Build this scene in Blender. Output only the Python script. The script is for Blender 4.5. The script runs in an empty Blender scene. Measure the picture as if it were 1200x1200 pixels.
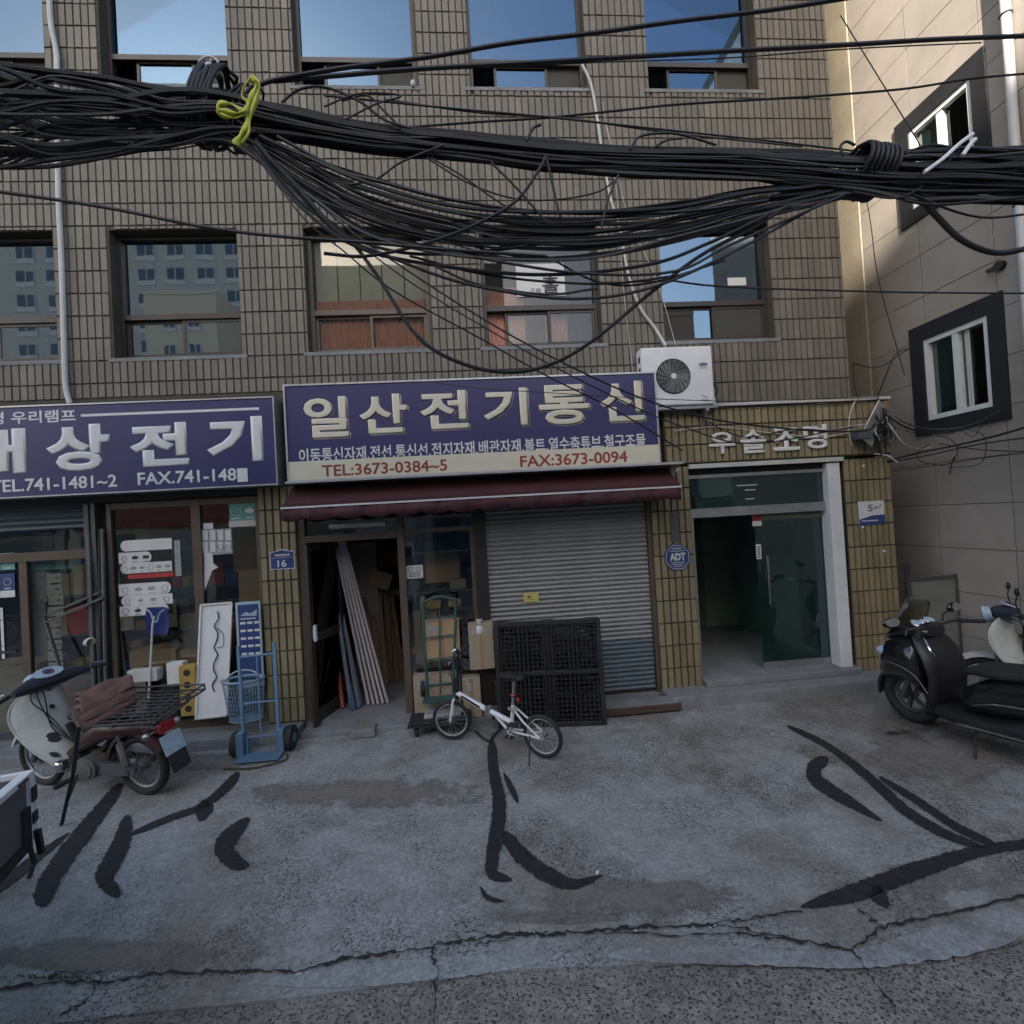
import bpy, bmesh, math, random
from math import sin, cos, pi, radians, sqrt, atan2
from mathutils import Vector, Matrix
random.seed(7)
S = bpy.context.scene
COL = S.collection
# ---------------------------------------------------------------- camera, sky, sun, exposure
CAM = Vector((0, -6.0, 2.25))
YAW, PIT, ROL = radians(4.657), radians(0.86), radians(-3.345)
_f = Vector((sin(YAW)*cos(PIT), cos(YAW)*cos(PIT), sin(PIT)))
_r = Vector((cos(YAW), -sin(YAW), 0)); _u = _r.cross(_f)
RT = _r*cos(ROL) + _u*sin(ROL); UP = _u*cos(ROL) - _r*sin(ROL)
cd = bpy.data.cameras.new('camera'); cam = bpy.data.objects.new('camera', cd); COL.objects.link(cam)
cd.sensor_width = 36; cd.lens = 18.0; cd.clip_end = 600; cd.clip_start = .05
mw = Matrix((RT, UP, -_f)).transposed().to_4x4(); mw.translation = CAM; cam.matrix_world = mw
S.camera = cam
W = bpy.data.worlds.new('World'); S.world = W; W.use_nodes = True
nt = W.node_tree; sky = nt.nodes.new('ShaderNodeTexSky'); sky.sky_type = 'NISHITA'; sky.sun_disc = False
SUN = Vector((-.35*cos(radians(25)), -.937*cos(radians(25)), sin(radians(25))))
sky.sun_elevation = radians(25); sky.sun_rotation = atan2(SUN.x, SUN.y) % (2*pi)
sky.air_density = 1.0; sky.dust_density = 2.0; sky.ozone_density = .35
bg = nt.nodes['Background']; bg.inputs['Strength'].default_value = .10
nt.links.new(sky.outputs[0], bg.inputs['Color'])
sl = bpy.data.lights.new('sun', 'SUN'); sl.energy = 4.5; sl.angle = radians(.53); sl.color = (1, .92, .8)
so = bpy.data.objects.new('sun', sl); COL.objects.link(so); so.location = (0, -20, 30)
so.rotation_euler = SUN.to_track_quat('Z', 'Y').to_euler()
S.view_settings.view_transform = 'Standard'; S.view_settings.look = 'None'
S.view_settings.gamma = 1; S.view_settings.use_curve_mapping = False
S.view_settings.exposure = 2.05
S.cycles.use_denoising = True; S.cycles.max_bounces = 8; S.cycles.transparent_max_bounces = 12
S.cycles.diffuse_bounces = 4; S.cycles.caustics_reflective = False; S.cycles.caustics_refractive = False

def ray(px, py): return RT*((px-600)/600) - UP*((py-600)/600) + _f
def at(px, py, y=0.0):                       # point of the place seen at a spot of the photo, on the upright plane y
    d = ray(px, py); return CAM + d*((y-CAM.y)/d.y)
def gp(px, py, z=0.0):                       # ... on the level plane z
    d = ray(px, py); return CAM + d*((z-CAM.z)/d.z)
def rx(px, py, X):                           # ... on the side wall x = X
    d = ray(px, py); return CAM + d*((X-CAM.x)/d.x)
R = random.uniform
# ---------------------------------------------------------------- mesh builder
class M:
    def __init__(s): s.v = []; s.f = []; s.t = []; s.tint = None
    def add(s, vs, fs, tint=None):
        n = len(s.v); s.v += [Vector(a) for a in vs]; s.f += [tuple(i+n for i in f) for f in fs]
        s.t += [tint if tint is not None else 1.0]*len(fs); return s
    def box(s, x0, x1, y0, y1, z0, z1, mat=None, tint=None):
        vs = [Vector((x, y, z)) for x in (x0, x1) for y in (y0, y1) for z in (z0, z1)]
        if mat is not None: vs = [mat @ v for v in vs]
        return s.add(vs, [(0,1,3,2), (4,6,7,5), (0,4,5,1), (2,3,7,6), (0,2,6,4), (1,5,7,3)], tint)
    def bar(s, a, b, w, h, up=(0,0,1), tint=None):  # rectangular bar from a to b
        a = Vector(a); b = Vector(b); d = (b-a).normalized(); u = Vector(up)
        if abs(d.dot(u)) > .95: u = Vector((0, 1, 0))
        sd = d.cross(u).normalized(); u = sd.cross(d)
        vs = [p + sd*i*w/2 + u*j*h/2 for p in (a, b) for i, j in ((-1,-1), (1,-1), (1,1), (-1,1))]
        return s.add(vs, [(0,1,2,3), (7,6,5,4), (0,4,5,1), (1,5,6,2), (2,6,7,3), (3,7,4,0)], tint)
    def tube(s, pts, r, n=8, closed=False, caps=True):
        P = [Vector(p) for p in pts]; k = len(P); rr = r if isinstance(r, (list, tuple)) else [r]*k
        T = [((P[(i+1) % k] if closed or i < k-1 else P[i]) - (P[i-1] if closed or i > 0 else P[i])) for i in range(k)]
        T = [t.normalized() if t.length > 1e-9 else Vector((0,0,1)) for t in T]
        u = T[0].orthogonal().normalized(); vs = []
        for i in range(k):
            u = (u - T[i]*u.dot(T[i])); u = u.normalized() if u.length > 1e-6 else T[i].orthogonal().normalized()
            w = T[i].cross(u)
            vs += [P[i] + (u*cos(2*pi*j/n) + w*sin(2*pi*j/n))*rr[i] for j in range(n)]
        fs = []
        for i in range(k if closed else k-1):
            a = i*n; b = ((i+1) % k)*n
            fs += [(a+j, a+(j+1) % n, b+(j+1) % n, b+j) for j in range(n)]
        if caps and not closed: fs += [tuple(range(n))[::-1], tuple(range((k-1)*n, k*n))]
        return s.add(vs, fs)
    def cyl(s, a, b, r, n=16, r2=None): return s.tube([a, b], [r, r if r2 is None else r2], n)
    def loft(s, rings, caps=True, closed=False):
        n = len(rings[0]); vs = [p for q in rings for p in q]; fs = []
        m = len(rings)
        for i in range(m if closed else m-1):
            a = i*n; b = ((i+1) % m)*n
            fs += [(a+j, a+(j+1) % n, b+(j+1) % n, b+j) for j in range(n)]
        if caps and not closed: fs += [tuple(range(n))[::-1], tuple(range((m-1)*n, m*n))]
        return s.add(vs, fs)
    def prism(s, poly, d0, d1, f):            # poly of 2-D points pushed from depth d0 to d1, f(u, v, d) gives the point
        n = len(poly); vs = [f(u, v, d) for d in (d0, d1) for u, v in poly]
        return s.add(vs, [tuple(range(n))[::-1], tuple(range(n, 2*n))] + [(i, (i+1) % n, n+(i+1) % n, n+i) for i in range(n)])
    def ball(s, c, r, seg=12, rg=8):
        c = Vector(c); r = Vector(r) if not isinstance(r, (int, float)) else Vector((r, r, r)); rings = []
        for i in range(rg+1):
            t = pi*i/rg; q = max(sin(t), .01)
            rings.append([c + Vector((r.x*q*cos(2*pi*j/seg), r.y*q*sin(2*pi*j/seg), r.z*cos(t))) for j in range(seg)])
        return s.loft(rings[::-1])
    def torus(s, c, r, r2, ax=(0,1,0), n=32, k=8):
        c = Vector(c); ax = Vector(ax).normalized(); u = ax.orthogonal().normalized(); w = ax.cross(u)
        return s.tube([c + (u*cos(2*pi*i/n) + w*sin(2*pi*i/n))*r for i in range(n)], r2, k, closed=True)
def smooth_path(P, k=6):
    P = [Vector(p) for p in P]; Q = [2*P[0]-P[1]] + P + [2*P[-1]-P[-2]]; out = []
    for i in range(1, len(Q)-2):
        a, b, c, d = Q[i-1:i+3]
        for j in range(k):
            t = j/k
            out.append(.5*((2*b) + (c-a)*t + (2*a-5*b+4*c-d)*t*t + (3*b-a-3*c+d)*t**3))
    return out + [P[-1]]
OFF = {}
def thing(name, label, cat, loc=(0,0,0), rot=None, group=None, local=False, kind=None):
    o = bpy.data.objects.new(name, None); COL.objects.link(o); o.empty_display_size = .1
    o.location = loc
    if rot is not None: o.rotation_euler = rot
    o['label'] = label; o['category'] = cat
    if group: o['group'] = group
    if kind: o['kind'] = kind
    OFF[o.name] = Vector((0,0,0)) if (local or rot is not None) else Vector(loc); return o
def link(name, me, mat, parent=None, label=None, cat=None, group=None, kind=None):
    o = bpy.data.objects.new(name, me); COL.objects.link(o)
    if mat and not me.materials: me.materials.append(mat)
    OFF[o.name] = OFF[parent.name] if parent else Vector((0,0,0))
    if parent: o.parent = parent
    if label: o['label'] = label
    if cat: o['category'] = cat
    if group: o['group'] = group
    if kind: o['kind'] = kind
    return o
def part(name, m, mat, parent=None, smooth=False, bevel=0, label=None, cat=None, group=None, kind=None, tint=False):
    off = OFF[parent.name] if parent else Vector((0,0,0)); base = None
    if not parent and cat:                    # a thing that is one mesh: origin at its base
        xs = [v.x for v in m.v]; ys = [v.y for v in m.v]; zs = [v.z for v in m.v]
        base = Vector(((min(xs)+max(xs))/2, (min(ys)+max(ys))/2, min(zs))); off = base
    me = bpy.data.meshes.new(name); me.from_pydata([v-off for v in m.v], [], m.f); me.update()
    bm = bmesh.new(); bm.from_mesh(me); bmesh.ops.recalc_face_normals(bm, faces=bm.faces)
    bm.to_mesh(me); bm.free()
    if tint:
        at_ = me.attributes.new('tint', 'FLOAT', 'FACE')
        for i, t in enumerate(m.t): at_.data[i].value = t
    if smooth:
        me.polygons.foreach_set('use_smooth', [True]*len(me.polygons))
        try: me.set_sharp_from_angle(angle=radians(38))
        except Exception: pass
    o = link(name, me, mat, parent, label, cat, group, kind)
    if base is not None: o.location = base; OFF[o.name] = base
    if bevel:
        b = o.modifiers.new('bevel', 'BEVEL'); b.width = bevel; b.segments = 2; b.limit_method = 'ANGLE'
    return o
def one(name, m, mat, label, cat, group=None, **k): return part(name, m, mat, None, label=label, cat=cat, group=group, **k)
def setting(name, m, mat, parent=None, **k): return part(name, m, mat, parent, kind='structure', **k)
def text(body, x0, x1, z0, z1, y, mat, parent, bold=0.0, ext=.002, name='lettering', f=None, keep=False, dz=0.0):
    c = bpy.data.curves.new('txt', 'FONT'); c.body = body; c.size = 1; c.offset = bold; c.extrude = .01; c.resolution_u = 3
    c.space_character = 1.0
    c.offset = 0; c.resolution_u = 3; c.bevel_depth = bold; c.bevel_resolution = 0
    o = bpy.data.objects.new('txt', c); COL.objects.link(o)
    dg = bpy.context.evaluated_depsgraph_get(); me = bpy.data.meshes.new_from_object(o.evaluated_get(dg))
    bpy.data.objects.remove(o)
    if False:                                  # heavier strokes: the glyph laid over itself a little to each side, each copy a hair deeper
        mm = M(); V0 = [v.co.copy() for v in me.vertices]; F0 = [tuple(p.vertices) for p in me.polygons]; q = 0
        for dx, dy in ((0,0), (1,0), (-1,0), (0,1), (0,-1), (1,1), (-1,1), (1,-1), (-1,-1)):
            sc = 1-.012*q; mm.add([Vector((v.x+dx*bold, v.y+dy*bold*.8, (v.z+.01)*sc-.01)) for v in V0], F0); q += 1
        bpy.data.meshes.remove(me); me = bpy.data.meshes.new(name); me.from_pydata(mm.v, [], mm.f); me.update()
    xs = [v.co.x for v in me.vertices]; ys = [v.co.y for v in me.vertices]; zm = max(abs(v.co.z) for v in me.vertices)
    ax, bx, ay, by = min(xs), max(xs), min(ys), max(ys); off = OFF[parent.name] if parent else Vector((0,0,0))
    for v in me.vertices:
        u = (v.co.x-ax)/(bx-ax); w = (v.co.y-ay)/(by-ay); d = (v.co.z+zm)/(2*zm)*ext
        X = x0+(x1-x0)*u; Z = z0+(z1-z0)*w + dz*u
        p = f(X, Z, d) if f else Vector((X, y-d, Z))
        v.co = p-off
    me.materials.clear()
    return link(name, me, mat, parent)
# ---------------------------------------------------------------- materials
def nd(nt, t, **k):
    n = nt.nodes.new(t)
    for a, b in k.items(): setattr(n, a, b)
    return n
def mat(name, col, rough=.6, metal=0.0, var=.18, scale=5.0, bump=0.0, bscale=90.0, rand=0.0, tint=False, coat=0.0, dirt=0.0, dirtcol=(.05,.045,.04), stretch=None, spec=.5, dstretch=None):
    m = bpy.data.materials.new(name); m.use_nodes = True; n = m.node_tree; L = n.links.new
    p = n.nodes['Principled BSDF']; p.inputs['Metallic'].default_value = metal
    p.inputs['Coat Weight'].default_value = coat; p.inputs['Specular IOR Level'].default_value = spec
    g = nd(n, 'ShaderNodeNewGeometry'); vec = g.outputs['Position']
    if stretch:
        mp = nd(n, 'ShaderNodeMapping'); mp.inputs['Scale'].default_value = stretch; L(vec, mp.inputs[0]); vec = mp.outputs[0]
    no = nd(n, 'ShaderNodeTexNoise'); no.inputs['Scale'].default_value = scale; no.inputs['Detail'].default_value = 6; no.inputs['Roughness'].default_value = .65
    L(vec, no.inputs['Vector'])
    mr = nd(n, 'ShaderNodeMapRange'); mr.inputs[1].default_value = .25; mr.inputs[2].default_value = .75
    mr.inputs[3].default_value = 1-var; mr.inputs[4].default_value = 1+var; L(no.outputs[0], mr.inputs[0])
    val = mr.outputs[0]
    if rand:
        oi = nd(n, 'ShaderNodeObjectInfo'); r2 = nd(n, 'ShaderNodeMapRange'); r2.inputs[3].default_value = 1-rand; r2.inputs[4].default_value = 1+rand
        L(oi.outputs['Random'], r2.inputs[0]); mu = nd(n, 'ShaderNodeMath', operation='MULTIPLY'); L(val, mu.inputs[0]); L(r2.outputs[0], mu.inputs[1]); val = mu.outputs[0]
    if tint:
        ta = nd(n, 'ShaderNodeAttribute', attribute_name='tint'); mu = nd(n, 'ShaderNodeMath', operation='MULTIPLY'); L(val, mu.inputs[0]); L(ta.outputs['Fac'], mu.inputs[1]); val = mu.outputs[0]
    mx = nd(n, 'ShaderNodeMix', data_type='RGBA', blend_type='MULTIPLY'); mx.inputs[0].default_value = 1; mx.inputs[6].default_value = (*col, 1)
    L(val, mx.inputs[7]); c = mx.outputs[2]
    if dirt:
        n2 = nd(n, 'ShaderNodeTexNoise'); n2.inputs['Scale'].default_value = scale*.45; n2.inputs['Detail'].default_value = 8; n2.inputs['Roughness'].default_value = .7; dv = g.outputs['Position']
        if dstretch: mp2 = nd(n, 'ShaderNodeMapping'); mp2.inputs['Scale'].default_value = dstretch; L(dv, mp2.inputs[0]); dv = mp2.outputs[0]
        L(dv, n2.inputs['Vector'])
        r3 = nd(n, 'ShaderNodeMapRange'); r3.inputs[1].default_value = .48; r3.inputs[2].default_value = .68; r3.inputs[4].default_value = dirt; L(n2.outputs[0], r3.inputs[0])
        m2 = nd(n, 'ShaderNodeMix', data_type='RGBA'); L(r3.outputs[0], m2.inputs[0]); L(c, m2.inputs[6]); m2.inputs[7].default_value = (*dirtcol, 1); c = m2.outputs[2]
    L(c, p.inputs['Base Color'])
    rr = nd(n, 'ShaderNodeMapRange'); rr.inputs[3].default_value = max(0, rough-.1); rr.inputs[4].default_value = min(1, rough+.12); L(no.outputs[0], rr.inputs[0]); L(rr.outputs[0], p.inputs['Roughness'])
    if bump:
        nb = nd(n, 'ShaderNodeTexNoise'); nb.inputs['Scale'].default_value = bscale; nb.inputs['Detail'].default_value = 5; L(vec, nb.inputs['Vector'])
        b = nd(n, 'ShaderNodeBump'); b.inputs['Strength'].default_value = bump; b.inputs['Distance'].default_value = .01; L(nb.outputs[0], b.inputs['Height']); L(b.outputs[0], p.inputs['Normal'])
    return m
def glass(name, tint=(.5,.55,.55), refl=.3, rough=.015, wav=.02, body=0.0, bodycol=(.1,.1,.1), gcol=(.92,.96,1)):
    m = bpy.data.materials.new(name); m.use_nodes = True; n = m.node_tree; L = n.links.new
    n.nodes.remove(n.nodes['Principled BSDF']); out = n.nodes['Material Output']
    tr = nd(n, 'ShaderNodeBsdfTransparent'); tr.inputs[0].default_value = (*tint, 1)
    gl = nd(n, 'ShaderNodeBsdfGlossy'); gl.inputs['Roughness'].default_value = rough; gl.inputs['Color'].default_value = (*gcol, 1)
    g = nd(n, 'ShaderNodeNewGeometry'); no = nd(n, 'ShaderNodeTexNoise'); no.inputs['Scale'].default_value = 1.6; L(g.outputs['Position'], no.inputs['Vector'])
    b = nd(n, 'ShaderNodeBump'); b.inputs['Strength'].default_value = wav; b.inputs['Distance'].default_value = .3; L(no.outputs[0], b.inputs['Height']); L(b.outputs[0], gl.inputs['Normal'])
    fr = nd(n, 'ShaderNodeLayerWeight'); fr.inputs[0].default_value = .25
    mr = nd(n, 'ShaderNodeMapRange'); mr.inputs[3].default_value = refl; mr.inputs[4].default_value = 1; L(fr.outputs['Fresnel'], mr.inputs[0])
    base = tr.outputs[0]
    if body:
        df = nd(n, 'ShaderNodeBsdfDiffuse'); df.inputs[0].default_value = (*bodycol, 1); m0 = nd(n, 'ShaderNodeMixShader'); m0.inputs[0].default_value = body
        L(tr.outputs[0], m0.inputs[1]); L(df.outputs[0], m0.inputs[2]); base = m0.outputs[0]
    mx = nd(n, 'ShaderNodeMixShader'); L(mr.outputs[0], mx.inputs[0]); L(base, mx.inputs[1]); L(gl.outputs[0], mx.inputs[2]); L(mx.outputs[0], out.inputs[0])
    return m
K = {}
def mk(n, *a, **k): K[n] = mat(n, *a, **k)
mk('tile_upper', (.152,.134,.106), .55, tint=True, var=.24, scale=1.3, bump=.15, dirt=.55, dirtcol=(.085,.075,.065), dstretch=(4,4,.3))
mk('tile_lower', (.24,.20,.115), .5, rand=.16, var=.12, scale=4, bump=.15, dirt=.3, dirtcol=(.11,.095,.06))
mk('grout', (.060,.054,.040), .9, bump=.3)
mk('grout_upper', (.070,.060,.046), .9, bump=.3, var=.3, scale=3)
mk('bronze', (.035,.028,.024), .4, var=.15)
mk('bronze_light', (.10,.075,.055), .45, var=.2)
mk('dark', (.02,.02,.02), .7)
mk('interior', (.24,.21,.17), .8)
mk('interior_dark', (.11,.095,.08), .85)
mk('concrete', (.20,.21,.215), .85, var=.25, scale=4, bump=.4, bscale=60, dirt=.5, dirtcol=(.10,.095,.085))
mk('plaster', (.32,.32,.31), .8, var=.15, scale=3, dirt=.25)
mk('panel_stone', (.31,.272,.235), .5, rand=.05, var=.16, scale=1.6, bump=.06, dirt=.25, dirtcol=(.19,.17,.155))
mk('yellow_stone', (.32,.275,.20), .6, var=.18, scale=2.5, dirt=.2)
mk('black_stone', (.018,.018,.02), .45, var=.2)
mk('white_pvc', (.62,.63,.60), .4, var=.08)
mk('white_paint', (.66,.67,.68), .45, var=.08, dirt=.2, dirtcol=(.35,.34,.32))
mk('off_white', (.48,.48,.46), .5, var=.12, dirt=.25, dirtcol=(.25,.24,.22))
mk('sign_blue', (.034,.032,.115), .4, var=.06, scale=2)
mk('sign_blue_dark', (.02,.018,.09), .4)
mk('sign_cream', (.60,.56,.44), .5, var=.06)
mk('sign_red', (.26,.04,.03), .5)
mk('white_letter', (.62,.62,.61), .5, var=.05)
mk('silver', (.50,.51,.53), .35, metal=.6, var=.1)
mk('steel', (.42,.43,.44), .38, metal=.8, var=.15, dirt=.2)
mk('steel_dull', (.10,.11,.115), .45, metal=.4, var=.25, dirt=.5, dirtcol=(.09,.05,.03))
mk('awning_red', (.060,.014,.018), .75, var=.15, scale=8, bump=.1, dirt=.25)
mk('shutter', (.27,.27,.265), .45, metal=.25, rand=.05, var=.12, scale=2.2, stretch=(1,1,.15), dirt=.3, dirtcol=(.14,.125,.11))
mk('shutter_navy', (.045,.07,.085), .4, metal=.2, var=.2)
mk('shutter_blue', (.10,.14,.16), .5, rand=.05, var=.15)
mk('rubber', (.018,.018,.019), .75, bump=.2)
mk('cable', (.006,.006,.007), .55, rand=.5, var=.2)
mk('cable_grey', (.05,.05,.052), .5, rand=.3)
mk('black_plastic', (.016,.016,.018), .38, var=.25, scale=12)
mk('black_gloss', (.012,.013,.015), .18, var=.2, coat=.5)
mk('scooter_white', (.50,.53,.49), .28, var=.07, dirt=.3, dirtcol=(.30,.30,.26), coat=.2)
mk('navy_plastic', (.02,.022,.035), .45)
mk('brown_cloth', (.115,.068,.056), .85, var=.3, scale=9, bump=.5, bscale=25)
mk('maroon', (.045,.013,.012), .35, var=.2)
mk('engine', (.18,.175,.165), .5, metal=.5, var=.3, scale=15, dirt=.5)
mk('chrome', (.65,.66,.68), .15, metal=1.0)
mk('mirror', (.8,.85,.9), .04, metal=1.0)
mk('cart_blue', (.10,.19,.29), .45, var=.15, dirt=.35, dirtcol=(.10,.12,.14))
mk('cart_green', (.03,.085,.07), .5, var=.2, dirt=.3)
mk('basket_blue', (.18,.28,.36), .5)
mk('cardboard', (.36,.245,.14), .85, rand=.25, var=.12, scale=3)
mk('cardboard_pale', (.30,.255,.18), .85, rand=.12, var=.1)
mk('wood', (.17,.105,.06), .75, rand=.3, var=.3, scale=6, stretch=(8,8,1), bump=.2)
mk('wood_dark', (.06,.04,.028), .8, rand=.3, var=.3, stretch=(1,8,8), scale=6)
mk('profile_white', (.42,.38,.38), .45, rand=.1, var=.08)
mk('profile_grey', (.13,.15,.17), .5, rand=.3)
mk('profile_red', (.20,.025,.02), .5)
mk('pallet', (.010,.010,.012), .5, var=.25, dirt=.2, dirtcol=(.06,.055,.05))
mk('yellow_wrap', (.42,.42,.04), .5, var=.2)
mk('yellow_block', (.38,.25,.06), .6, var=.2)
mk('paper', (.62,.62,.60), .7, var=.08)
mk('paper_grey', (.30,.31,.31), .7, var=.3, scale=20)
mk('ink', (.03,.03,.035), .6)
mk('note_yellow', (.55,.50,.15), .7)
mk('print_blue', (.03,.055,.17), .45, var=.1)
mk('print_red', (.40,.04,.04), .5)
mk('teal_paper', (.12,.28,.26), .6, var=.2)
mk('shovel_blue', (.02,.035,.16), .4)
mk('curtain', (.62,.33,.27), .85, var=.18, scale=9, stretch=(9,9,.6))
mk('blind', (.45,.46,.42), .8, var=.1)
mk('teal_wall', (.28,.42,.38), .6, var=.12)  # teal cast of the green door glass put into the wall colour
mk('gate_green', (.17,.18,.15), .6, var=.15, dirt=.3)
mk('tar', (.026,.025,.026), .85, var=.55, scale=15, bump=.5, bscale=70, spec=.25)
mk('weed', (.05,.085,.03), .8, rand=.3, var=.3)
mk('pipe_white', (.50,.50,.49), .55, var=.12, dirt=.3, dirtcol=(.3,.28,.25))
mk('tower_grey', (.40,.385,.35), .7, var=.05, scale=.3)
mk('tower_beige', (.52,.45,.34), .7, var=.05, scale=.3)
mk('orange_wall', (.55,.30,.17), .7, var=.06, scale=.3)
mk('truck_grey', (.12,.125,.13), .5, var=.12, scale=3, dirt=.3)
mk('lobby_grey', (.33,.31,.28), .7)
mk('lamp_red', (.25,.01,.015), .25)
mk('plate_blur', (.33,.42,.50), .5, var=.25, scale=12)
mk('screen_grey', (.055,.055,.045), .8)
K['window_glass'] = glass('window_glass', (.5,.55,.53), .26, wav=.002)
K['window_glass_upper'] = glass('window_glass_upper', (.3,.38,.42), .15, wav=.002, gcol=(.34,.54,.80))  # blue of the mirrored sky is put into the gloss tint
K['window_glass_dim'] = glass('window_glass_dim', (.9,.9,.86), .03, wav=.002, gcol=(.5,.52,.55))
K['window_glass_right'] = glass('window_glass_right', (.6,.65,.65), .16, wav=.002, gcol=(.6,.78,.95))  # gloss colour carries some of the reflected sky's blue
K['shop_glass'] = glass('shop_glass', (.93,.94,.9), .07, wav=.006)
K['door_glass'] = glass('door_glass', (.35,.55,.50), .08, body=.10, bodycol=(.06,.16,.14))
K['wind_screen'] = glass('wind_screen', (.7,.68,.6), .06, body=.35, bodycol=(.30,.29,.24))
# ---------------------------------------------------------------- ground materials
def ground_mat(name, base, alt, pit, agg, lo=.47, hi=.58):
    m = bpy.data.materials.new(name); m.use_nodes = True; n = m.node_tree; L = n.links.new; p = n.nodes['Principled BSDF']
    g = nd(n, 'ShaderNodeNewGeometry'); P = g.outputs['Position']
    a = nd(n, 'ShaderNodeTexNoise'); a.inputs['Scale'].default_value = .75; a.inputs['Detail'].default_value = 9; a.inputs['Roughness'].default_value = .68; a.inputs['Distortion'].default_value = .4; L(P, a.inputs['Vector'])
    mr = nd(n, 'ShaderNodeMapRange'); mr.inputs[1].default_value = lo; mr.inputs[2].default_value = hi; L(a.outputs[0], mr.inputs[0])
    mx = nd(n, 'ShaderNodeMix', data_type='RGBA'); mx.inputs[6].default_value = (*base, 1); mx.inputs[7].default_value = (*alt, 1); L(mr.outputs[0], mx.inputs[0])
    f = nd(n, 'ShaderNodeTexNoise'); f.inputs['Scale'].default_value = 38; f.inputs['Detail'].default_value = 6; f.inputs['Roughness'].default_value = .75; L(P, f.inputs['Vector'])
    fr = nd(n, 'ShaderNodeMapRange'); fr.inputs[1].default_value = .3; fr.inputs[2].default_value = .7; fr.inputs[3].default_value = .62; fr.inputs[4].default_value = 1.38; L(f.outputs[0], fr.inputs[0])
    e = nd(n, 'ShaderNodeTexNoise'); e.inputs['Scale'].default_value = 5.5; e.inputs['Detail'].default_value = 12; e.inputs['Roughness'].default_value = .82; L(P, e.inputs['Vector'])
    er = nd(n, 'ShaderNodeMapRange'); er.inputs[1].default_value = .40; er.inputs[2].default_value = .60; er.inputs[3].default_value = .80; er.inputs[4].default_value = 1.12; L(e.outputs[0], er.inputs[0])
    em = nd(n, 'ShaderNodeMath', operation='MULTIPLY'); L(er.outputs[0], em.inputs[0]); L(fr.outputs[0], em.inputs[1])
    m1 = nd(n, 'ShaderNodeMix', data_type='RGBA', blend_type='MULTIPLY'); m1.inputs[0].default_value = 1; L(mx.outputs[2], m1.inputs[6]); L(em.outputs[0], m1.inputs[7])
    v = nd(n, 'ShaderNodeTexVoronoi'); v.inputs['Scale'].default_value = agg; pm_ = nd(n, 'ShaderNodeMapping'); pm_.inputs['Scale'].default_value = (1,1.5,1); pm_.inputs['Rotation'].default_value = (0,0,.5); dn = nd(n, 'ShaderNodeMix', data_type='RGBA', blend_type='LINEAR_LIGHT'); dn.inputs[0].default_value = .03; L(P, dn.inputs[6]); L(f.outputs['Color'], dn.inputs[7]); L(dn.outputs[2], pm_.inputs[0]); L(pm_.outputs[0], v.inputs['Vector'])
    vr = nd(n, 'ShaderNodeMapRange'); vr.inputs[1].default_value = .20; vr.inputs[2].default_value = .42; L(v.outputs['Distance'], vr.inputs[0])
    # pits gather in patches
    c = nd(n, 'ShaderNodeTexNoise'); c.inputs['Scale'].default_value = 1.7; c.inputs['Detail'].default_value = 5; L(P, c.inputs['Vector'])
    cr = nd(n, 'ShaderNodeMapRange'); cr.inputs[1].default_value = pit; cr.inputs[2].default_value = pit+.15; L(c.outputs[0], cr.inputs[0])
    inv = nd(n, 'ShaderNodeMath', operation='SUBTRACT'); inv.inputs[0].default_value = 1; L(vr.outputs[0], inv.inputs[1])
    mm = nd(n, 'ShaderNodeMath', operation='MULTIPLY'); L(inv.outputs[0], mm.inputs[0]); L(cr.outputs[0], mm.inputs[1])
    m2 = nd(n, 'ShaderNodeMix', data_type='RGBA'); L(mm.outputs[0], m2.inputs[0]); L(m1.outputs[2], m2.inputs[6]); m2.inputs[7].default_value = (.022,.021,.021,1)
    L(m2.outputs[2], p.inputs['Base Color']); p.inputs['Roughness'].default_value = .88; p.inputs['Specular IOR Level'].default_value = .3
    h = nd(n, 'ShaderNodeMath', operation='SUBTRACT'); L(f.outputs[0], h.inputs[0]); L(mm.outputs[0], h.inputs[1])
    b = nd(n, 'ShaderNodeBump'); b.inputs['Strength'].default_value = .55; b.inputs['Distance'].default_value = .012; L(h.outputs[0], b.inputs['Height']); L(b.outputs[0], p.inputs['Normal'])
    return m
K['apron'] = ground_mat('apron', (.290,.296,.288), (.205,.190,.168), .44, 48, .46, .60)
K['road'] = ground_mat('road', (.27,.245,.22), (.185,.165,.148), .05, 46, .42, .6)
def tar_mat():
    m = K['tar']; n = m.node_tree; L = n.links.new; p = n.nodes['Principled BSDF']; g = nd(n, 'ShaderNodeNewGeometry')
    a = nd(n, 'ShaderNodeTexNoise'); a.inputs['Scale'].default_value = 26; a.inputs['Detail'].default_value = 9; a.inputs['Roughness'].default_value = .8; L(g.outputs['Position'], a.inputs['Vector'])
    at_ = nd(n, 'ShaderNodeAttribute', attribute_name='fade'); ad = nd(n, 'ShaderNodeMath', operation='MULTIPLY_ADD'); L(a.outputs[0], ad.inputs[0]); ad.inputs[1].default_value = 2.4; L(at_.outputs['Fac'], ad.inputs[2])
    r = nd(n, 'ShaderNodeMapRange'); r.inputs[1].default_value = 1.42; r.inputs[2].default_value = 1.62; L(ad.outputs[0], r.inputs[0]); L(r.outputs[0], p.inputs['Alpha'])
K['crack'] = mat('crack', (.02,.019,.018), .9)
tar_mat()
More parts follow.
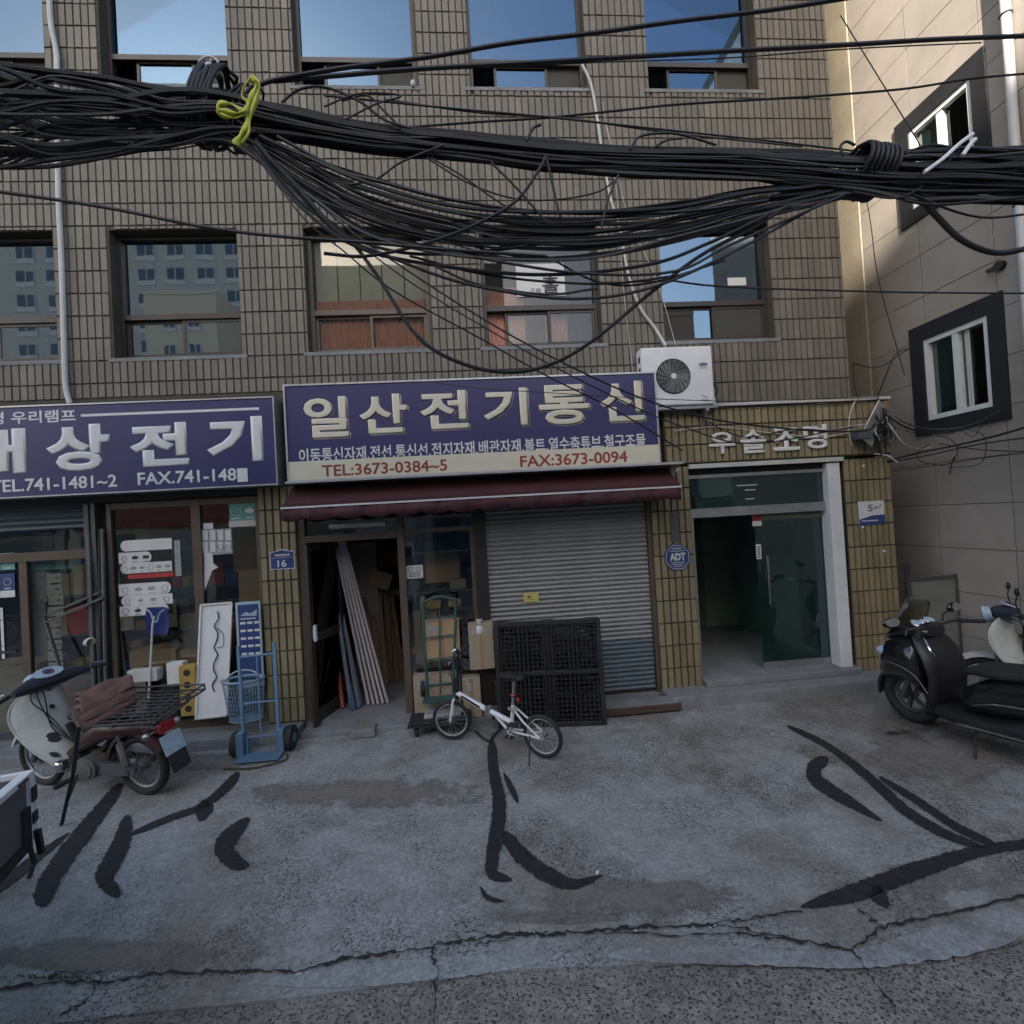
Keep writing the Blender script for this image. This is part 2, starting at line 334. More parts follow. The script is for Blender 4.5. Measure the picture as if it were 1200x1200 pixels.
def stain_mat():
    m = mat('stain', (.185,.165,.145), .9, var=.35, scale=30); n = m.node_tree; L = n.links.new; p = n.nodes['Principled BSDF']; g = nd(n, 'ShaderNodeNewGeometry')
    a = nd(n, 'ShaderNodeTexNoise'); a.inputs['Scale'].default_value = 4.5; a.inputs['Detail'].default_value = 12; a.inputs['Roughness'].default_value = .78; L(g.outputs['Position'], a.inputs['Vector'])
    at_ = nd(n, 'ShaderNodeAttribute', attribute_name='fade'); ad = nd(n, 'ShaderNodeMath', operation='MULTIPLY_ADD'); L(at_.outputs['Fac'], ad.inputs[0]); ad.inputs[1].default_value = .42; L(a.outputs[0], ad.inputs[2])
    r = nd(n, 'ShaderNodeMapRange'); r.inputs[1].default_value = .70; r.inputs[2].default_value = .86; r.inputs[4].default_value = .9; L(ad.outputs[0], r.inputs[0]); L(r.outputs[0], p.inputs['Alpha']); return m
K['stain'] = stain_mat()
K['pale_patch'] = ground_mat('pale_patch', (.29,.30,.30), (.21,.20,.19), .6, 40, .5, .62)
# ================================================================ the setting
g = M(); g.add([(-300,-300,-.014), (300,-300,-.014), (300,300,-.014), (-300,300,-.014)], [(0,1,2,3)])
ground = setting('ground', g, K['road'])
# concrete apron: an uneven slab edge toward the road
def strip_edge(pts, jag, k=8, seed=1):
    rs = random.Random(seed); out = []
    for a, b in zip(pts, pts[1:]):
        for j in range(k):
            t = j/k; out.append(Vector(a).lerp(Vector(b), t) + Vector((rs.uniform(-jag, jag), rs.uniform(-jag, jag), 0)))
    return out + [Vector(pts[-1])]
edge = strip_edge([(-8,-3.2,0), gp(0,1205), gp(330,1170), gp(600,1136), gp(850,1125), gp(1040,1118), gp(1200,1100), (6.4,-3.1,0)], .0035, 10, 3)
poly = [Vector((e.x, e.y, 0)) for e in edge] + [Vector((6.4, 6, 0)), Vector((-8, 6, 0))]
a = M(); n = len(poly)
a.add(poly + [p - Vector((0,0,.013)) for p in poly], [tuple(range(n))] + [(i, (i+1) % n, n+(i+1) % n, n+i) for i in range(n)])
apron = setting('concrete_apron', a, K['apron'])
# road markings: none in view.  Paler worn band along the apron edge
def tarpath(pts, n=4):
    Q = smooth_path([Vector(p) for p in pts], n); return [tuple(q) for q in Q]
def ribbon(pts, z, jag=0.0, seed=2, k=5, soft=False):
    """pts of (px, py, width px) -> a flat patch on level z, with ragged edges"""
    rs = random.Random(seed); P = []
    for (x0,y0,w0), (x1,y1,w1) in zip(pts, pts[1:]):
        for j in range(k):
            t = j/k; P.append((x0+(x1-x0)*t, y0+(y1-y0)*t, w0+(w1-w0)*t))
    P.append(pts[-1]); Lf = []; Rt = []
    for i, (x, y, w) in enumerate(P):
        xa, ya, _ = P[max(0,i-1)]; xb, yb, _ = P[min(len(P)-1,i+1)]
        A = gp(xa, ya, z); B = gp(xb, yb, z); C = gp(x, y, z); d = (B-A); d.z = 0
        d = d.normalized() if d.length > 1e-6 else Vector((1,0,0)); nrm = Vector((-d.y, d.x, 0))
        if jag < .2: e_ = min(i, len(P)-1-i)/6; w *= (.90 if soft else .86)*min(1, .45+.55*e_)
        tx, ty = xb-xa, yb-ya; tl = max(1e-6, (tx*tx+ty*ty)**.5); nx, ny = ty/tl, -tx/tl; h1 = w*.5*(1+rs.uniform(-jag, jag)); h2 = w*.5*(1+rs.uniform(-jag, jag))
        Lf.append(gp(x+nx*h1, y+ny*h1, z)); Rt.append(gp(x-nx*h2, y-ny*h2, z))
    m = M(); n = len(P)
    if not soft: m.add(Lf+Rt, [(i, i+1, n+i+1, n+i) for i in range(n-1)]); return m
    Cc = [(a+b)/2 for a, b in zip(Lf, Rt)]; L2 = [a.lerp(c, .45) for a, c in zip(Lf, Cc)]; R2 = [a.lerp(c, .45) for a, c in zip(Rt, Cc)]
    m.add(Lf+L2+R2+Rt, [(q*n+i, q*n+i+1, (q+1)*n+i+1, (q+1)*n+i) for q in range(3) for i in range(n-1)]); m.fade = [0]*n+[1]*2*n+[0]*n
    for i in (0, n-1): m.fade[n+i] = m.fade[2*n+i] = .2
    return m
for i, pts in enumerate([
    [(700,1120,8),(800,1118,26),(900,1122,22),(1000,1124,26),(1100,1105,44),(1210,1080,50)],
    [(300,1152,8),(400,1146,26),(520,1134,30),(640,1124,14)]]):
    setting('worn_patch', ribbon(tarpath(pts), .004, .10, 20+i, 4), K['pale_patch'], apron)
# brown worn stains in the concrete
def stain(px, py, rx_, ry_, k=20):
    m = M(); vs = [gp(px, py, .0025)]; n = 28
    for q in (.5, 1): vs += [gp(px+rx_*q*cos(2*pi*i/n), py+ry_*q*sin(2*pi*i/n), .0025) for i in range(n)]
    m.add(vs, [(0, 1+i, 1+(i+1) % n) for i in range(n)] + [(1+i, 1+n+i, 1+n+(i+1) % n, 1+(i+1) % n) for i in range(n)])
    o = setting('stain', m, K['stain'], apron); f = o.data.attributes.new('fade', 'FLOAT', 'POINT')
    for i in range(len(vs)): f.data[i].value = 1 if i == 0 else (.72 if i <= n else 0)
for s_ in ((1110,880,150,60), (740,1052,190,34), (430,930,230,26), (1060,850,70,22), (250,893,70,18), (120,1120,260,30), (1090,1030,90,30), (660,1075,120,14)): stain(*s_)
TAR = [[(142,918,14),(122,945,20),(98,975,26),(75,1005,28),(56,1035,30),(46,1062,28)],
 [(150,955,16),(143,985,26),(130,1012,28),(122,1030,26),(140,1050,18)],
 [(152,978,8),(195,960,9),(235,945,10),(262,925,14),(280,905,12)],
 [(247,940,22),(238,950,22),(234,962,10)],
 [(292,958,12),(270,980,26),(262,995,28),(276,1010,24),(292,1014,10)],
 [(-30,1055,22),(10,1030,18),(45,1003,13),(82,975,5)],
 [(576,866,13),(578,900,16),(585,940,20),(582,975,22),(577,1005,20),(578,1024,18),(600,1031,8)],
 [(590,905,5),(600,925,9),(607,941,6)],
 [(590,975,20),(612,1003,24),(640,1024,24),(672,1036,16),(706,1025,5)],
 [(922,850,7),(970,874,9),(1020,912,14),(1062,950,15),(1110,978,13),(1150,992,10)],
 [(1030,910,8),(1075,938,11),(1120,968,12),(1168,991,12)],
 [(970,888,16),(954,900,22),(958,915,20),(985,933,18),(1022,955,8),(1034,962,3)],
 [(938,1063,8),(975,1053,22),(1010,1043,28),(1060,1025,28),(1120,1005,22),(1170,993,16),(1215,988,16)],
 [(1022,1040,30),(1036,1056,16),(1040,1064,5)],
 [(562,1038,3),(572,1052,8),(590,1056,4)]]
for i, t in enumerate(TAR):
    rb_ = ribbon(tarpath(t, 6), .008, .05, 40+i, 3, True); o = setting('tar_patch', rb_, K['tar'], apron); f_ = o.data.attributes.new('fade', 'FLOAT', 'POINT'); f_.data.foreach_set('value', [float(q) for q in rb_.fade])
CR = [[(-20,1162),(60,1150),(120,1150),(180,1141),(250,1138),(300,1136),(345,1139),(400,1124),(450,1116),(500,1109),(540,1103),(590,1094),(640,1094),(700,1090),(760,1086),(820,1083),(870,1088),(930,1101),(1000,1113)],
 [(1000,1113),(1030,1088),(1080,1076),(1130,1066),(1210,1047)], [(1000,1113),(1018,1140),(1045,1172),(1050,1180)],
 [(120,1148),(100,1170),(70,1190)], [(820,1083),(880,1076),(940,1068)], [(1035,1086),(1015,1072),(1005,1066)], [(505,1109),(512,1135),(508,1200)],
 [(640,1092),(600,1098),(560,1105)], [(700,1092),(780,1095),(860,1094),(930,1102)], [(58,1147),(66,1140),(120,1138)]]
for i, c in enumerate(CR):
    rs = random.Random(70+i); P = []
    for (x0,y0), (x1,y1) in zip(c, c[1:]):
        for j in range(9):
            t = j/9; P.append((x0+(x1-x0)*t+rs.uniform(-3,3), y0+(y1-y0)*t+rs.uniform(-2.4,2.4), rs.choice((1.2,2.0,3.0,4.5))*(1 if i < 2 else .6)))
    P.append((*c[-1], 2)); setting('crack', ribbon(P, .012, .4, 90+i, 2), K['crack'], apron)
# weeds in the crack
w = M(); rs = random.Random(5)
for k in range(240):
    i = rs.choice([(0,9)]*3+[(10,17)]); c = CR[0]; j = rs.randint(0, len(c)-2) if rs.random() < .8 else 1; t = rs.random()
    p = gp(c[j][0]+(c[j+1][0]-c[j][0])*t, c[j][1]+(c[j+1][1]-c[j][1])*t+rs.uniform(-2,2)); 
    if rs.random() < .5: p = gp(rs.gauss(60,25), 1149+rs.gauss(0,1.5))
    a_ = rs.uniform(0, 2*pi); l = rs.uniform(.008,.022); d = Vector((cos(a_), sin(a_), 0)); s = Vector((-d.y, d.x, 0))*.004
    p.z = .013; w.add([p-s, p+s, p+d*l+Vector((0,0,rs.uniform(.006,.02)))], [(0,1,2)])
part('weeds', w, K['weed'], None, kind='stuff', label='small green weeds growing in the long crack of the concrete', cat='weeds')
# grit and litter, chips of paint
w = M()
for k in range(1800):
    x, y = rs.uniform(-4.2,4.6), rs.uniform(-3.6,-.2)
    if rs.random() < .45: x, y = rs.choice([(rs.gauss(1.6,.5), rs.gauss(-.75,.15)), (rs.gauss(-2.3,.25), rs.gauss(-.8,.12)), (rs.gauss(-.6,.6), rs.gauss(-.75,.15))])
    r = rs.uniform(.003,.009); a_ = rs.uniform(0,6)
    w.add([(x+r*cos(a_+q), y+r*sin(a_+q), .001) for q in (0,2.1,4.2)] + [(x, y, r*.8)], [(0,1,3),(1,2,3),(2,0,3)])
part('grit', w, K['concrete'], None, kind='stuff', label='loose stone grit scattered over the concrete apron', cat='grit')
for k, (px, py, l) in enumerate([(835,1086,14),(745,1092,16),(208,860,20),(650,1027,9),(700,1023,12),(905,860,10),(350,1141,10)]):
    p = gp(px, py); b = M(); b.box(-.0006*l*2.4, .0006*l*2.4, -.008, .008, 0, .004, Matrix.Translation((p.x, p.y, .001)) @ Matrix.Rotation(.3+k, 4, 'Z'))
    one('paper_scrap', b, K['paper'], ['pale scrap lying on the crack right of the middle', 'white scrap on the long crack below the tar loop', 'pale strip lying by the kerb behind the delivery motorcycle', 'small white scrap at the tip of the middle tar curl', 'thin white scrap on the tar curl below the bicycle', 'pale scrap on the concrete in front of the entrance step', 'white scrap on the crack at the lower left'][k], 'litter', 'paper scraps on the ground')
# ================================================================ main tiled building
B = thing('tiled_building', 'brown tiled building with shops at street level and sliding windows above', 'building', (0, 0, 0))
def wallgrid(m, x0, x1, z0, z1, holes, y0, y1):
    xs = sorted({x0, x1, *[v for h in holes for v in h[:2] if x0 < v < x1]}); zs = sorted({z0, z1, *[v for h in holes for v in h[2:] if z0 < v < z1]})
    for za, zb in zip(zs, zs[1:]):
        run = None
        for xa, xb in list(zip(xs, xs[1:])) + [(None, None)]:
            solid = xa is not None and not any(h[0]-1e-6 <= xa and xb <= h[1]+1e-6 and h[2]-1e-6 <= za and zb <= h[3]+1e-6 for h in holes)
            if solid and run is None: run = [xa, xb]
            elif solid: run[1] = xb
            elif run: m.box(run[0], run[1], y0, y1, za, zb); run = None
WX = [(-5.85,-4.43), (-3.84,-2.47), (-1.73,-.34), (.29,1.70), (2.47,3.87)]
ROWS = [(4.30,4.80,5.74), (7.40,7.82,9.0), (10.5,10.95,12.1)]
holes = [(a, b, r[0], r[2]) for a, b in WX for r in ROWS]
XR = 4.80
w = M(); wallgrid(w, -7, XR, 3.5, 13.2, holes, 0, .22); wallgrid(w, -7, 4.8, 2.75, 3.5, [], 0.0, .22)
part('wall', w, K['grout_upper'], B)
w = M(); w.box(-7, XR, 8.8, 9, -.02, 13.2); w.box(-7.2, -7, 0, 9, -.02, 13.2); w.box(XR-.2, XR, .22, 8.8, -.02, 13.2); w.box(-7, XR, .22, 8.8, 13.0, 13.2)
w.box(-7, XR-.2, .22, 8.8, 3.42, 3.6); w.box(-7, XR-.2, .22, 8.8, 6.5, 6.7); w.box(-7, XR-.2, .22, 8.8, 9.6, 9.8)
w.box(-7, XR-.2, 3.2, 3.3, 3.6, 13.0); w.box(-7, 2.35, 4.2, 4.3, -.02, 3.42)
for x in (-4.1, -2.1, -.05, 2.1): w.box(x-.04, x+.04, .22, 3.2, 3.6, 6.5)
part('inner_wall', w, K['interior'], B)
# tiles
def clip(t, holes):
    x0, x1, z0, z1 = t
    for a, b, c, d in holes:
        if x0 < b and x1 > a and z0 < d and z1 > c:
            ox = min(x1, b)-max(x0, a); oz = min(z1, d)-max(z0, c)
            if ox >= (x1-x0)-1e-4 and oz >= (z1-z0)-1e-4: return None
            if ox/(x1-x0) < oz/(z1-z0):
                if x0 < a: x1 = a-.004
                else: x0 = b+.004
            else:
                if z0 < c: z1 = c-.004
                else: z0 = d+.004
            if x1-x0 < .015 or z1-z0 < .03: return None
    return x0, x1, z0, z1
def tilebox(m, t, y, d=.013, ch=.004, tint=1, jy=0):
    x0, x1, z0, z1 = t; f = y-d+jy
    m.add([(x0,y,z0), (x1,y,z0), (x1,y,z1), (x0,y,z1), (x0+ch,f,z0+ch), (x1-ch,f,z0+ch), (x1-ch,f,z1-ch), (x0+ch,f,z1-ch)],
          [(4,5,6,7), (0,1,5,4), (1,2,6,5), (2,3,7,6), (3,0,4,7)], tint)
tf = M(); rs = random.Random(11); px_, pz_ = .0805, .2515
row = 0; z = 3.52
cover = [(-7, 2.3, 2.7, 3.86)]
while z < 13.15:
    x = -7.0; rowt = rs.uniform(.95, 1.05)
    while x < XR-.02:
        t = (x+.005, min(x+px_-.005, XR), z+.005, min(z+pz_-.006, 13.2))
        t2 = clip(t, holes+cover)
        if t2: tilebox(tf, (t2[0], t2[1], t2[2]+rs.uniform(-.002,.002), t2[3]), 0, tint=rowt*rs.uniform(.82,1.14)*(1.12 if rs.random() < .04 else 1), jy=rs.uniform(-.003,.003))
        x += px_
    z += pz_; row += 1
part('tiles', tf, K['tile_upper'], B, kind='stuff', tint=True)
# window frames, sashes and panes, each window a part
def win(x0, x1, z0, zm, z1, kind, up):
    y = .15; fr = M(); t = .045
    fr.box(x0, x0+t, y-.03, y+.05, z0+.0, z1); fr.box(x1-t, x1, y-.03, y+.05, z0, z1)
    fr.box(x0+t, x1-t, y-.03, y+.05, z1-t, z1); fr.box(x0+t, x1-t, y-.03, y+.05, z0, z0+.05); fr.box(x0+t, x1-t, y-.035, y+.05, zm-.03, zm+.03)
    w = part('window', fr, K['bronze'] if kind != 'brown' else K['bronze_light'], B)
    s = M(); s.box(x0-.06, x1+.06, -.02, y-.03, z0-.045, z0-.003); part('sill', s, K['concrete'], w)
    G = K['window_glass_upper'] if up else {'brown': K['window_glass_dim'], 'open': K['window_glass_dim'], 'screen': K['window_glass_right']}.get(kind, K['window_glass'])
    p = M(); p.box(x0+t, x1-t, y+.005, y+.011, zm+.03, z1-t); part('pane', p, G, w)
    if up:
        a, b = x0+t, x1-t; w_ = b-a; c, d = a+w_*.21, a+w_*.68
        for q, (u, v) in enumerate(((c-.02, d+.02),)):
            s = M(); s.box(u, u+.03, y+.0, y+.03, z0+.05, zm-.03); s.box(v-.03, v, y, y+.03, z0+.05, zm-.03); s.box(u+.03, v-.03, y, y+.03, z0+.05, z0+.08); s.box(u+.03, v-.03, y, y+.03, zm-.05, zm-.03)
            part('sash', s, K['bronze'], w)
        p = M(); p.box(c+.01, d-.01, y+.012, y+.018, z0+.08, zm-.05); part('pane', p, G, w)
        p = M(); p.box(d+.02, b, y+.022, y+.026, z0+.05, zm-.03); part('insect_screen', p, K['screen_grey'], w)
    else:
        a, b = x0+t, x1-t; mid = (a+b)/2 + (0 if kind != 'open' else .1); off = 0 if kind != 'open' else .22
        for u, v, yy in ((a+off, mid+.02, y+.012), (mid-.02, b, y-.012)):
            s = M(); h = .035; s.box(u, u+h, yy, yy+.022, z0+.05, zm-.03); s.box(v-h, v, yy, yy+.022, z0+.05, zm-.03); s.box(u+h, v-h, yy, yy+.022, z0+.05, z0+.05+h); s.box(u+h, v-h, yy, yy+.022, zm-.03-h, zm-.03)
            sa = part('sash', s, K['bronze'] if kind != 'brown' else K['bronze_light'], w)
            p = M(); p.box(u+h, v-h, yy+.008, yy+.014, z0+.05+h, zm-.03-h); part('pane', p, K['screen_grey'] if (kind == 'screen' and u > a+.3) else G, w)
    return w
kinds = ['', '', 'brown', 'open', 'screen']
def drape(x0, x1, z0, z1, y, amp=.012, pitch=.035):
    m = M(); n = int((x1-x0)/pitch*4); vs = []
    for i in range(n+1):
        x = x0+(x1-x0)*i/n; yy = y+amp*sin(2*pi*(x-x0)/pitch)+amp*.5*sin(11*x)
        vs += [(x, yy, z0), (x, yy, z1)]
    m.add(vs, [(2*i, 2*i+2, 2*i+3, 2*i+1) for i in range(n)]); return m
WIN = {}
for i, (a, b) in enumerate(WX):
    for j, r in enumerate(ROWS):
        WIN[i, j] = win(a, b, *r, kinds[i] if j == 0 else ('up' if j else ''), j > 0)
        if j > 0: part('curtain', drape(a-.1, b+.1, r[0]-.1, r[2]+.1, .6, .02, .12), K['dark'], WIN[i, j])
part('curtain', drape(-1.70,-.36, 4.34, 4.97, .205), K['curtain'], WIN[2, 0])
w = M()
for q in range(5): w.box(-1.68+q*.262, -1.68+q*.262+.25, .235, .24, 4.98, 5.7)
part('blind', w, K['blind'], WIN[2, 0])
part('curtain', drape(.33,.80, 4.34, 5.1, .22), K['curtain'], WIN[3, 0])
part('curtain', drape(1.05,1.33, 4.34, 4.77, .22), K['curtain'], WIN[3, 0])
part('curtain', drape(-.3,.3, 0, .01, .2), K['curtain'], WIN[3, 0]) if False else None
# shop sheet behind the fourth window
A = at(604, 309, .13); C = at(663, 346, .13)
pb = M(); pb.box(A.x, C.x, .142, .148, C.z, A.z); ps = part('paper_sign', pb, K['paper'], WIN[3, 0])
cx = (A.x+C.x)/2; zt = A.z; zb = C.z; hh = zt-zb
text('홀', cx+.02, cx+.22, zb+.03, zb+hh*.62, .141, K['ink'], WIN[3, 0], bold=.02)
text('도매', cx-.13, cx-.01, zb+.035, zb+.10, .141, K['ink'], WIN[3, 0], bold=.01)
p = M(); A = at(853, 325, .14); p.box(A.x, A.x+.24, .150, .154, A.z-.10, A.z); part('paper', p, K['paper'], WIN[4, 0])
# ---- street level piers: every tile a part
TB = {}
def tile_mesh(w, h):
    k = (round(w, 3), round(h, 3))
    if k not in TB:
        m = M(); tilebox(m, (-k[0]/2, k[0]/2, -k[1]/2, k[1]/2), 0, d=.015, ch=.005)
        me = bpy.data.meshes.new('tile'); me.from_pydata(m.v, [], m.f); me.update(); me.materials.append(K['tile_lower']); TB[k] = me
    return TB[k]
def tiled(x0, x1, z0, z1, y, nx, nz, rs=random.Random(3)):
    w = (x1-x0)/nx; h = (z1-z0)/nz
    for i in range(nx):
        for j in range(nz):
            o = bpy.data.objects.new('tile', tile_mesh(w-.014, h-.012)); COL.objects.link(o); o.parent = B
            o.location = (x0+(i+.5)*w, y+rs.uniform(-.003,.001), z0+(j+.5)*h); o.rotation_euler = (0, rs.uniform(-.004,.004), 0)
for x0, x1, z0, z1, y0, nx, nz in ((-2.38,-1.97,.13,2.78,-.02,5,10), (2.15,2.65,.10,2.78,-.02,6,10), (4.62,5.24,.02,2.76,-.02,8,10)):
    w = M(); w.box(x0, x1, y0+.003, .45, -.02, z1); part('pier', w, K['grout'], B); tiled(x0, x1, z0, z1, y0, nx, nz)
# beam over the entrance, its cap and soffit
w = M(); w.box(2.35, 5.24, -.06, .3, 2.79, 3.47); w.box(XR, 5.24, .3, 1.2, -.02, 3.47); part('lintel', w, K['grout'], B)
tiled(2.36, 5.24, 2.80, 3.46, -.063, 33, 3)
w = M(); w.box(2.33, 5.26, -.09, .32, 3.47, 3.505); part('cap', w, K['off_white'], B)
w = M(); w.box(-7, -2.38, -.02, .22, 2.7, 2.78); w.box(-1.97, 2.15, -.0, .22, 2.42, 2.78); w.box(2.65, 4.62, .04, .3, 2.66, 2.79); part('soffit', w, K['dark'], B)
# rooms behind the shop fronts
w = M(); w.box(-7, -1.97, .0, 4.2, -.02, .14); part('shop_floor', w, K['concrete'], B)
w = M(); w.box(-1.97, 2.15, 0, 4.2, -.02, .10); part('shop_floor', w, K['concrete'], B)
w = M(); w.box(2.65, 4.62, -.02, 4.2, -.02, .22); part('lobby_floor', w, K['concrete'], B)
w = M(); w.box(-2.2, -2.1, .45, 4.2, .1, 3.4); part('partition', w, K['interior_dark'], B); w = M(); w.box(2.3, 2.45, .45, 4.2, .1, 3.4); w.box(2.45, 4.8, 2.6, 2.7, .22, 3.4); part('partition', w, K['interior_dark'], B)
w = M(); w.box(4.50, 4.60, .06, 2.6, .22, 2.8); part('lobby_wall', w, K['teal_wall'], B)
w = M(); w.box(4.47, 4.50, .9, 1.5, 1.5, 2.0); w.box(4.47, 4.50, .5, .75, .3, 1.4); part('notice_board', w, K['dark'], B)
# ---- kerbs, steps and sills
st = M(); st.box(-7, -2.0, -.30, .0, -.02, .12); part('kerb', st, K['concrete'], B, bevel=.012)
st = M(); st.box(-1.98, .12, -.22, 0, -.02, .055); part('threshold', st, K['concrete'], B, bevel=.01)
st = M(); st.box(2.14, 5.3, -.36, -.024, -.02, .14); part('entrance_step', st, K['concrete'], B, bevel=.012)
st = M(); st.box(2.66, 4.6, -.14, -.022, .14, .215); part('entrance_step', st, K['concrete'], B, bevel=.01)
# ---- roller shutter of separate slats
SX0, SX1 = .17, 2.10; NS = 42; z0, z1 = .13, 2.44; hs = (z1-z0)/NS
prof = [(0,0), (-.016,.15), (-.019,.42), (-.013,.68), (0,.80), (0,1)]
def slat(x0, x1, h, mt):
    m = M(); n = len(prof)
    m.add([(x, p[0], p[1]*h) for x in (x0, x1) for p in prof], [(i, i+1, n+i+1, n+i) for i in range(n-1)])
    me = bpy.data.meshes.new('slat'); me.from_pydata(m.v, [], m.f); me.update(); me.materials.append(mt); return me
for mt, lo, hi in ((K['shutter_blue'], 0, 11), (K['shutter'], 11, NS)):
    me = slat(SX0, SX1, hs, mt)
    for k in range(lo, hi):
        o = link('slat', me, None, B); o.location = (0, .05+R(-.001,.001), z0+k*hs)
w = M(); w.box(SX0, SX1, .03, .07, .095, .13); part('shutter_rail', w, K['bronze'], B)
w = M(); w.box(.02, .085, -.01, .12, .1, 2.44); w.box(.085, .165, .0, .12, .1, 2.44); part('shutter_guide', w, K['bronze'], B)
w = M(); w.box(2.105, 2.148, -.01, .12, .1, 2.44); part('shutter_guide', w, K['bronze_light'], B)
w = M(); w.box(SX0, SX1, .12, .16, .1, 2.44); part('shutter_backing', w, K['dark'], B)
# ---- entrance: transom, header bar, fixed frame and glass sliding leaf
w = M(); w.box(2.66, 4.40, .02, .10, 2.14, 2.25); part('header_bar', w, K['steel'], B)
w = M(); w.box(2.66, 4.40, .02, .09, 2.62, 2.66); w.box(2.66, 2.69, .02, .09, .22, 2.14); part('door_frame', w, K['steel'], B)
w = M(); w.box(4.40, 4.56, -.05, .12, .2, 2.72); part('jamb', w, K['white_paint'], B, bevel=.006)
w = M(); w.box(2.64, 4.6, -.075, -.0, 2.735, 2.785); part('drip_rail', w, K['off_white'], B)
w = M(); w.box(2.69, 4.40, .055, .063, 2.25, 2.62); tp = part('transom_pane', w, K['door_glass'], B)
w = M()
for z_, a, b in ((2.50, 3.28, 3.55), (2.44, 3.38, 3.52), (2.33, 3.38, 3.50)): w.box(a, b, .049, .052, z_, z_+.012)
part('etched_line', w, K['off_white'], tp)
w = M(); w.box(3.52, 4.39, .12, .132, .30, 2.06); dl = part('sliding_door', w, K['door_glass'], B)
w = M(); w.box(3.52, 4.39, .11, .142, 2.06, 2.13); part('top_rail', w, K['gate_green'], dl)
w = M(); w.box(3.52, 4.39, .11, .142, .222, .30); part('bottom_rail', w, K['steel'], dl)
w = M(); w.tube([(3.62,.06,1.02), (3.62,.06,1.62)], .014, 10); w.cyl((3.62,.06,1.12), (3.62,.12,1.12), .01, 8); w.cyl((3.62,.06,1.52), (3.62,.12,1.52), .01, 8); part('handle', w, K['chrome'], dl, smooth=True)
for px0, py0, px1, py1, mt, nm in ((881,599,893,616,'print_red','sticker'), (886,638,893,655,'paper','sticker')):
    A = at(px0, py0, .1); C = at(px1, py1, .1); w = M(); w.box(A.x, C.x, .106, .109, C.z, A.z); part(nm, w, K[mt], dl)
    if mt == 'print_red':
        w = M(); w.box(A.x, C.x, .103, .105, C.z, C.z+.06); w.box(A.x+.01, C.x-.01, .103, .105, A.z-.03, A.z-.015); part('sticker_print', w, K['paper'], dl)
    else:
        w = M()
        for q in range(5): w.box(A.x+.015, C.x-.015, .103, .105, C.z+.02+q*.03, C.z+.035+q*.03)
        part('sticker_print', w, K['ink'], dl)
w = M(); w.box(2.655, 2.69, .46, 2.55, .22, 2.75); part('lobby_wall', w, K['lobby_grey'], B); w = M(); w.box(2.7, 4.5, 2.5, 2.59, .22, 2.75); part('lobby_wall', w, K['lobby_grey'], B); w = M(); w.box(3.1, 3.9, 2.44, 2.499, .23, 2.2); part('inner_door', w, K['gate_green'], B)
# ================================================================ centre shop front
C1 = thing('shopfront', 'dark shop front with open door, glass panel and planks inside, under red awning', 'shop front', (-.9, 0, .1))
w = M(); w.box(-1.97, -1.89, -.0, .12, .1, 2.42); w.box(-.86, -.78, .0, .10, .1, 2.42); w.box(-.78, .02, .02, .10, 2.16, 2.21); w.box(-.78, .02, .02, .10, .1, .16); w.box(-.02, .02, .02, .10, .16, 2.16)
w.box(-1.89, -.86, .0, .10, 2.12, 2.20); part('frame', w, K['bronze_light'], C1)
w = M(); w.box(-.78, -.02, .05, .058, .16, 2.16); pn = part('pane', w, K['shop_glass'], C1)
w = M(); w.box(-.78, .02, .05, .058, 2.21, 2.42); w.box(-1.89, -.86, .05, .058, 2.2, 2.42); part('pane', w, K['shop_glass'], C1)
w = M(); w.tube([(-1.62,.04,2.29), (-.98,.04,2.29)], .03, 10); part('lamp_tube', w, K['off_white'], C1, smooth=True)
A = at(476, 663, .05); w = M(); w.box(A.x, A.x+.19, .040, .044, A.z-.15, A.z); s = part('sticker', w, K['paper'], pn)
w = M()
for k in range(2): w.torus((A.x+.05+.09*k, .038, A.z-.045), .025, .003, n=14, k=4)
for k in range(3): w.box(A.x+.03, A.x+.16, .037, .039, A.z-.09-k*.02, A.z-.083-k*.02)
part('sticker_print', w, K['ink'], pn)
# open door leaf turned inwards
w = M(); dm = Matrix.Translation((-1.86, -.10, 0)) @ Matrix.Rotation(radians(74), 4, 'Z'); L_ = .72
w.box(0, .07, -.02, .02, .07, 2.10, dm); w.box(L_-.07, L_, -.02, .02, .07, 2.10, dm); w.box(.07, L_-.07, -.02, .02, 2.02, 2.10, dm); w.box(.07, L_-.07, -.02, .02, 1.0, 1.10, dm); w.box(.07, L_-.07, -.02, .02, .07, .25, dm)
dr = part('door', w, K['bronze'], C1)
for z_, Z_ in ((.25,1.0), (1.10,2.02)):
    w = M(); w.box(.07, L_-.07, -.004, .004, z_, Z_, dm); part('door_pane', w, K['window_glass_dim'], dr)
w = M(); w.box(.02, .055, -.06, -.035, 1.02, 1.20, dm); w.box(.03, .045, -.036, -.02, 1.04, 1.18, dm); part('handle', w, K['white_paint'], dr)
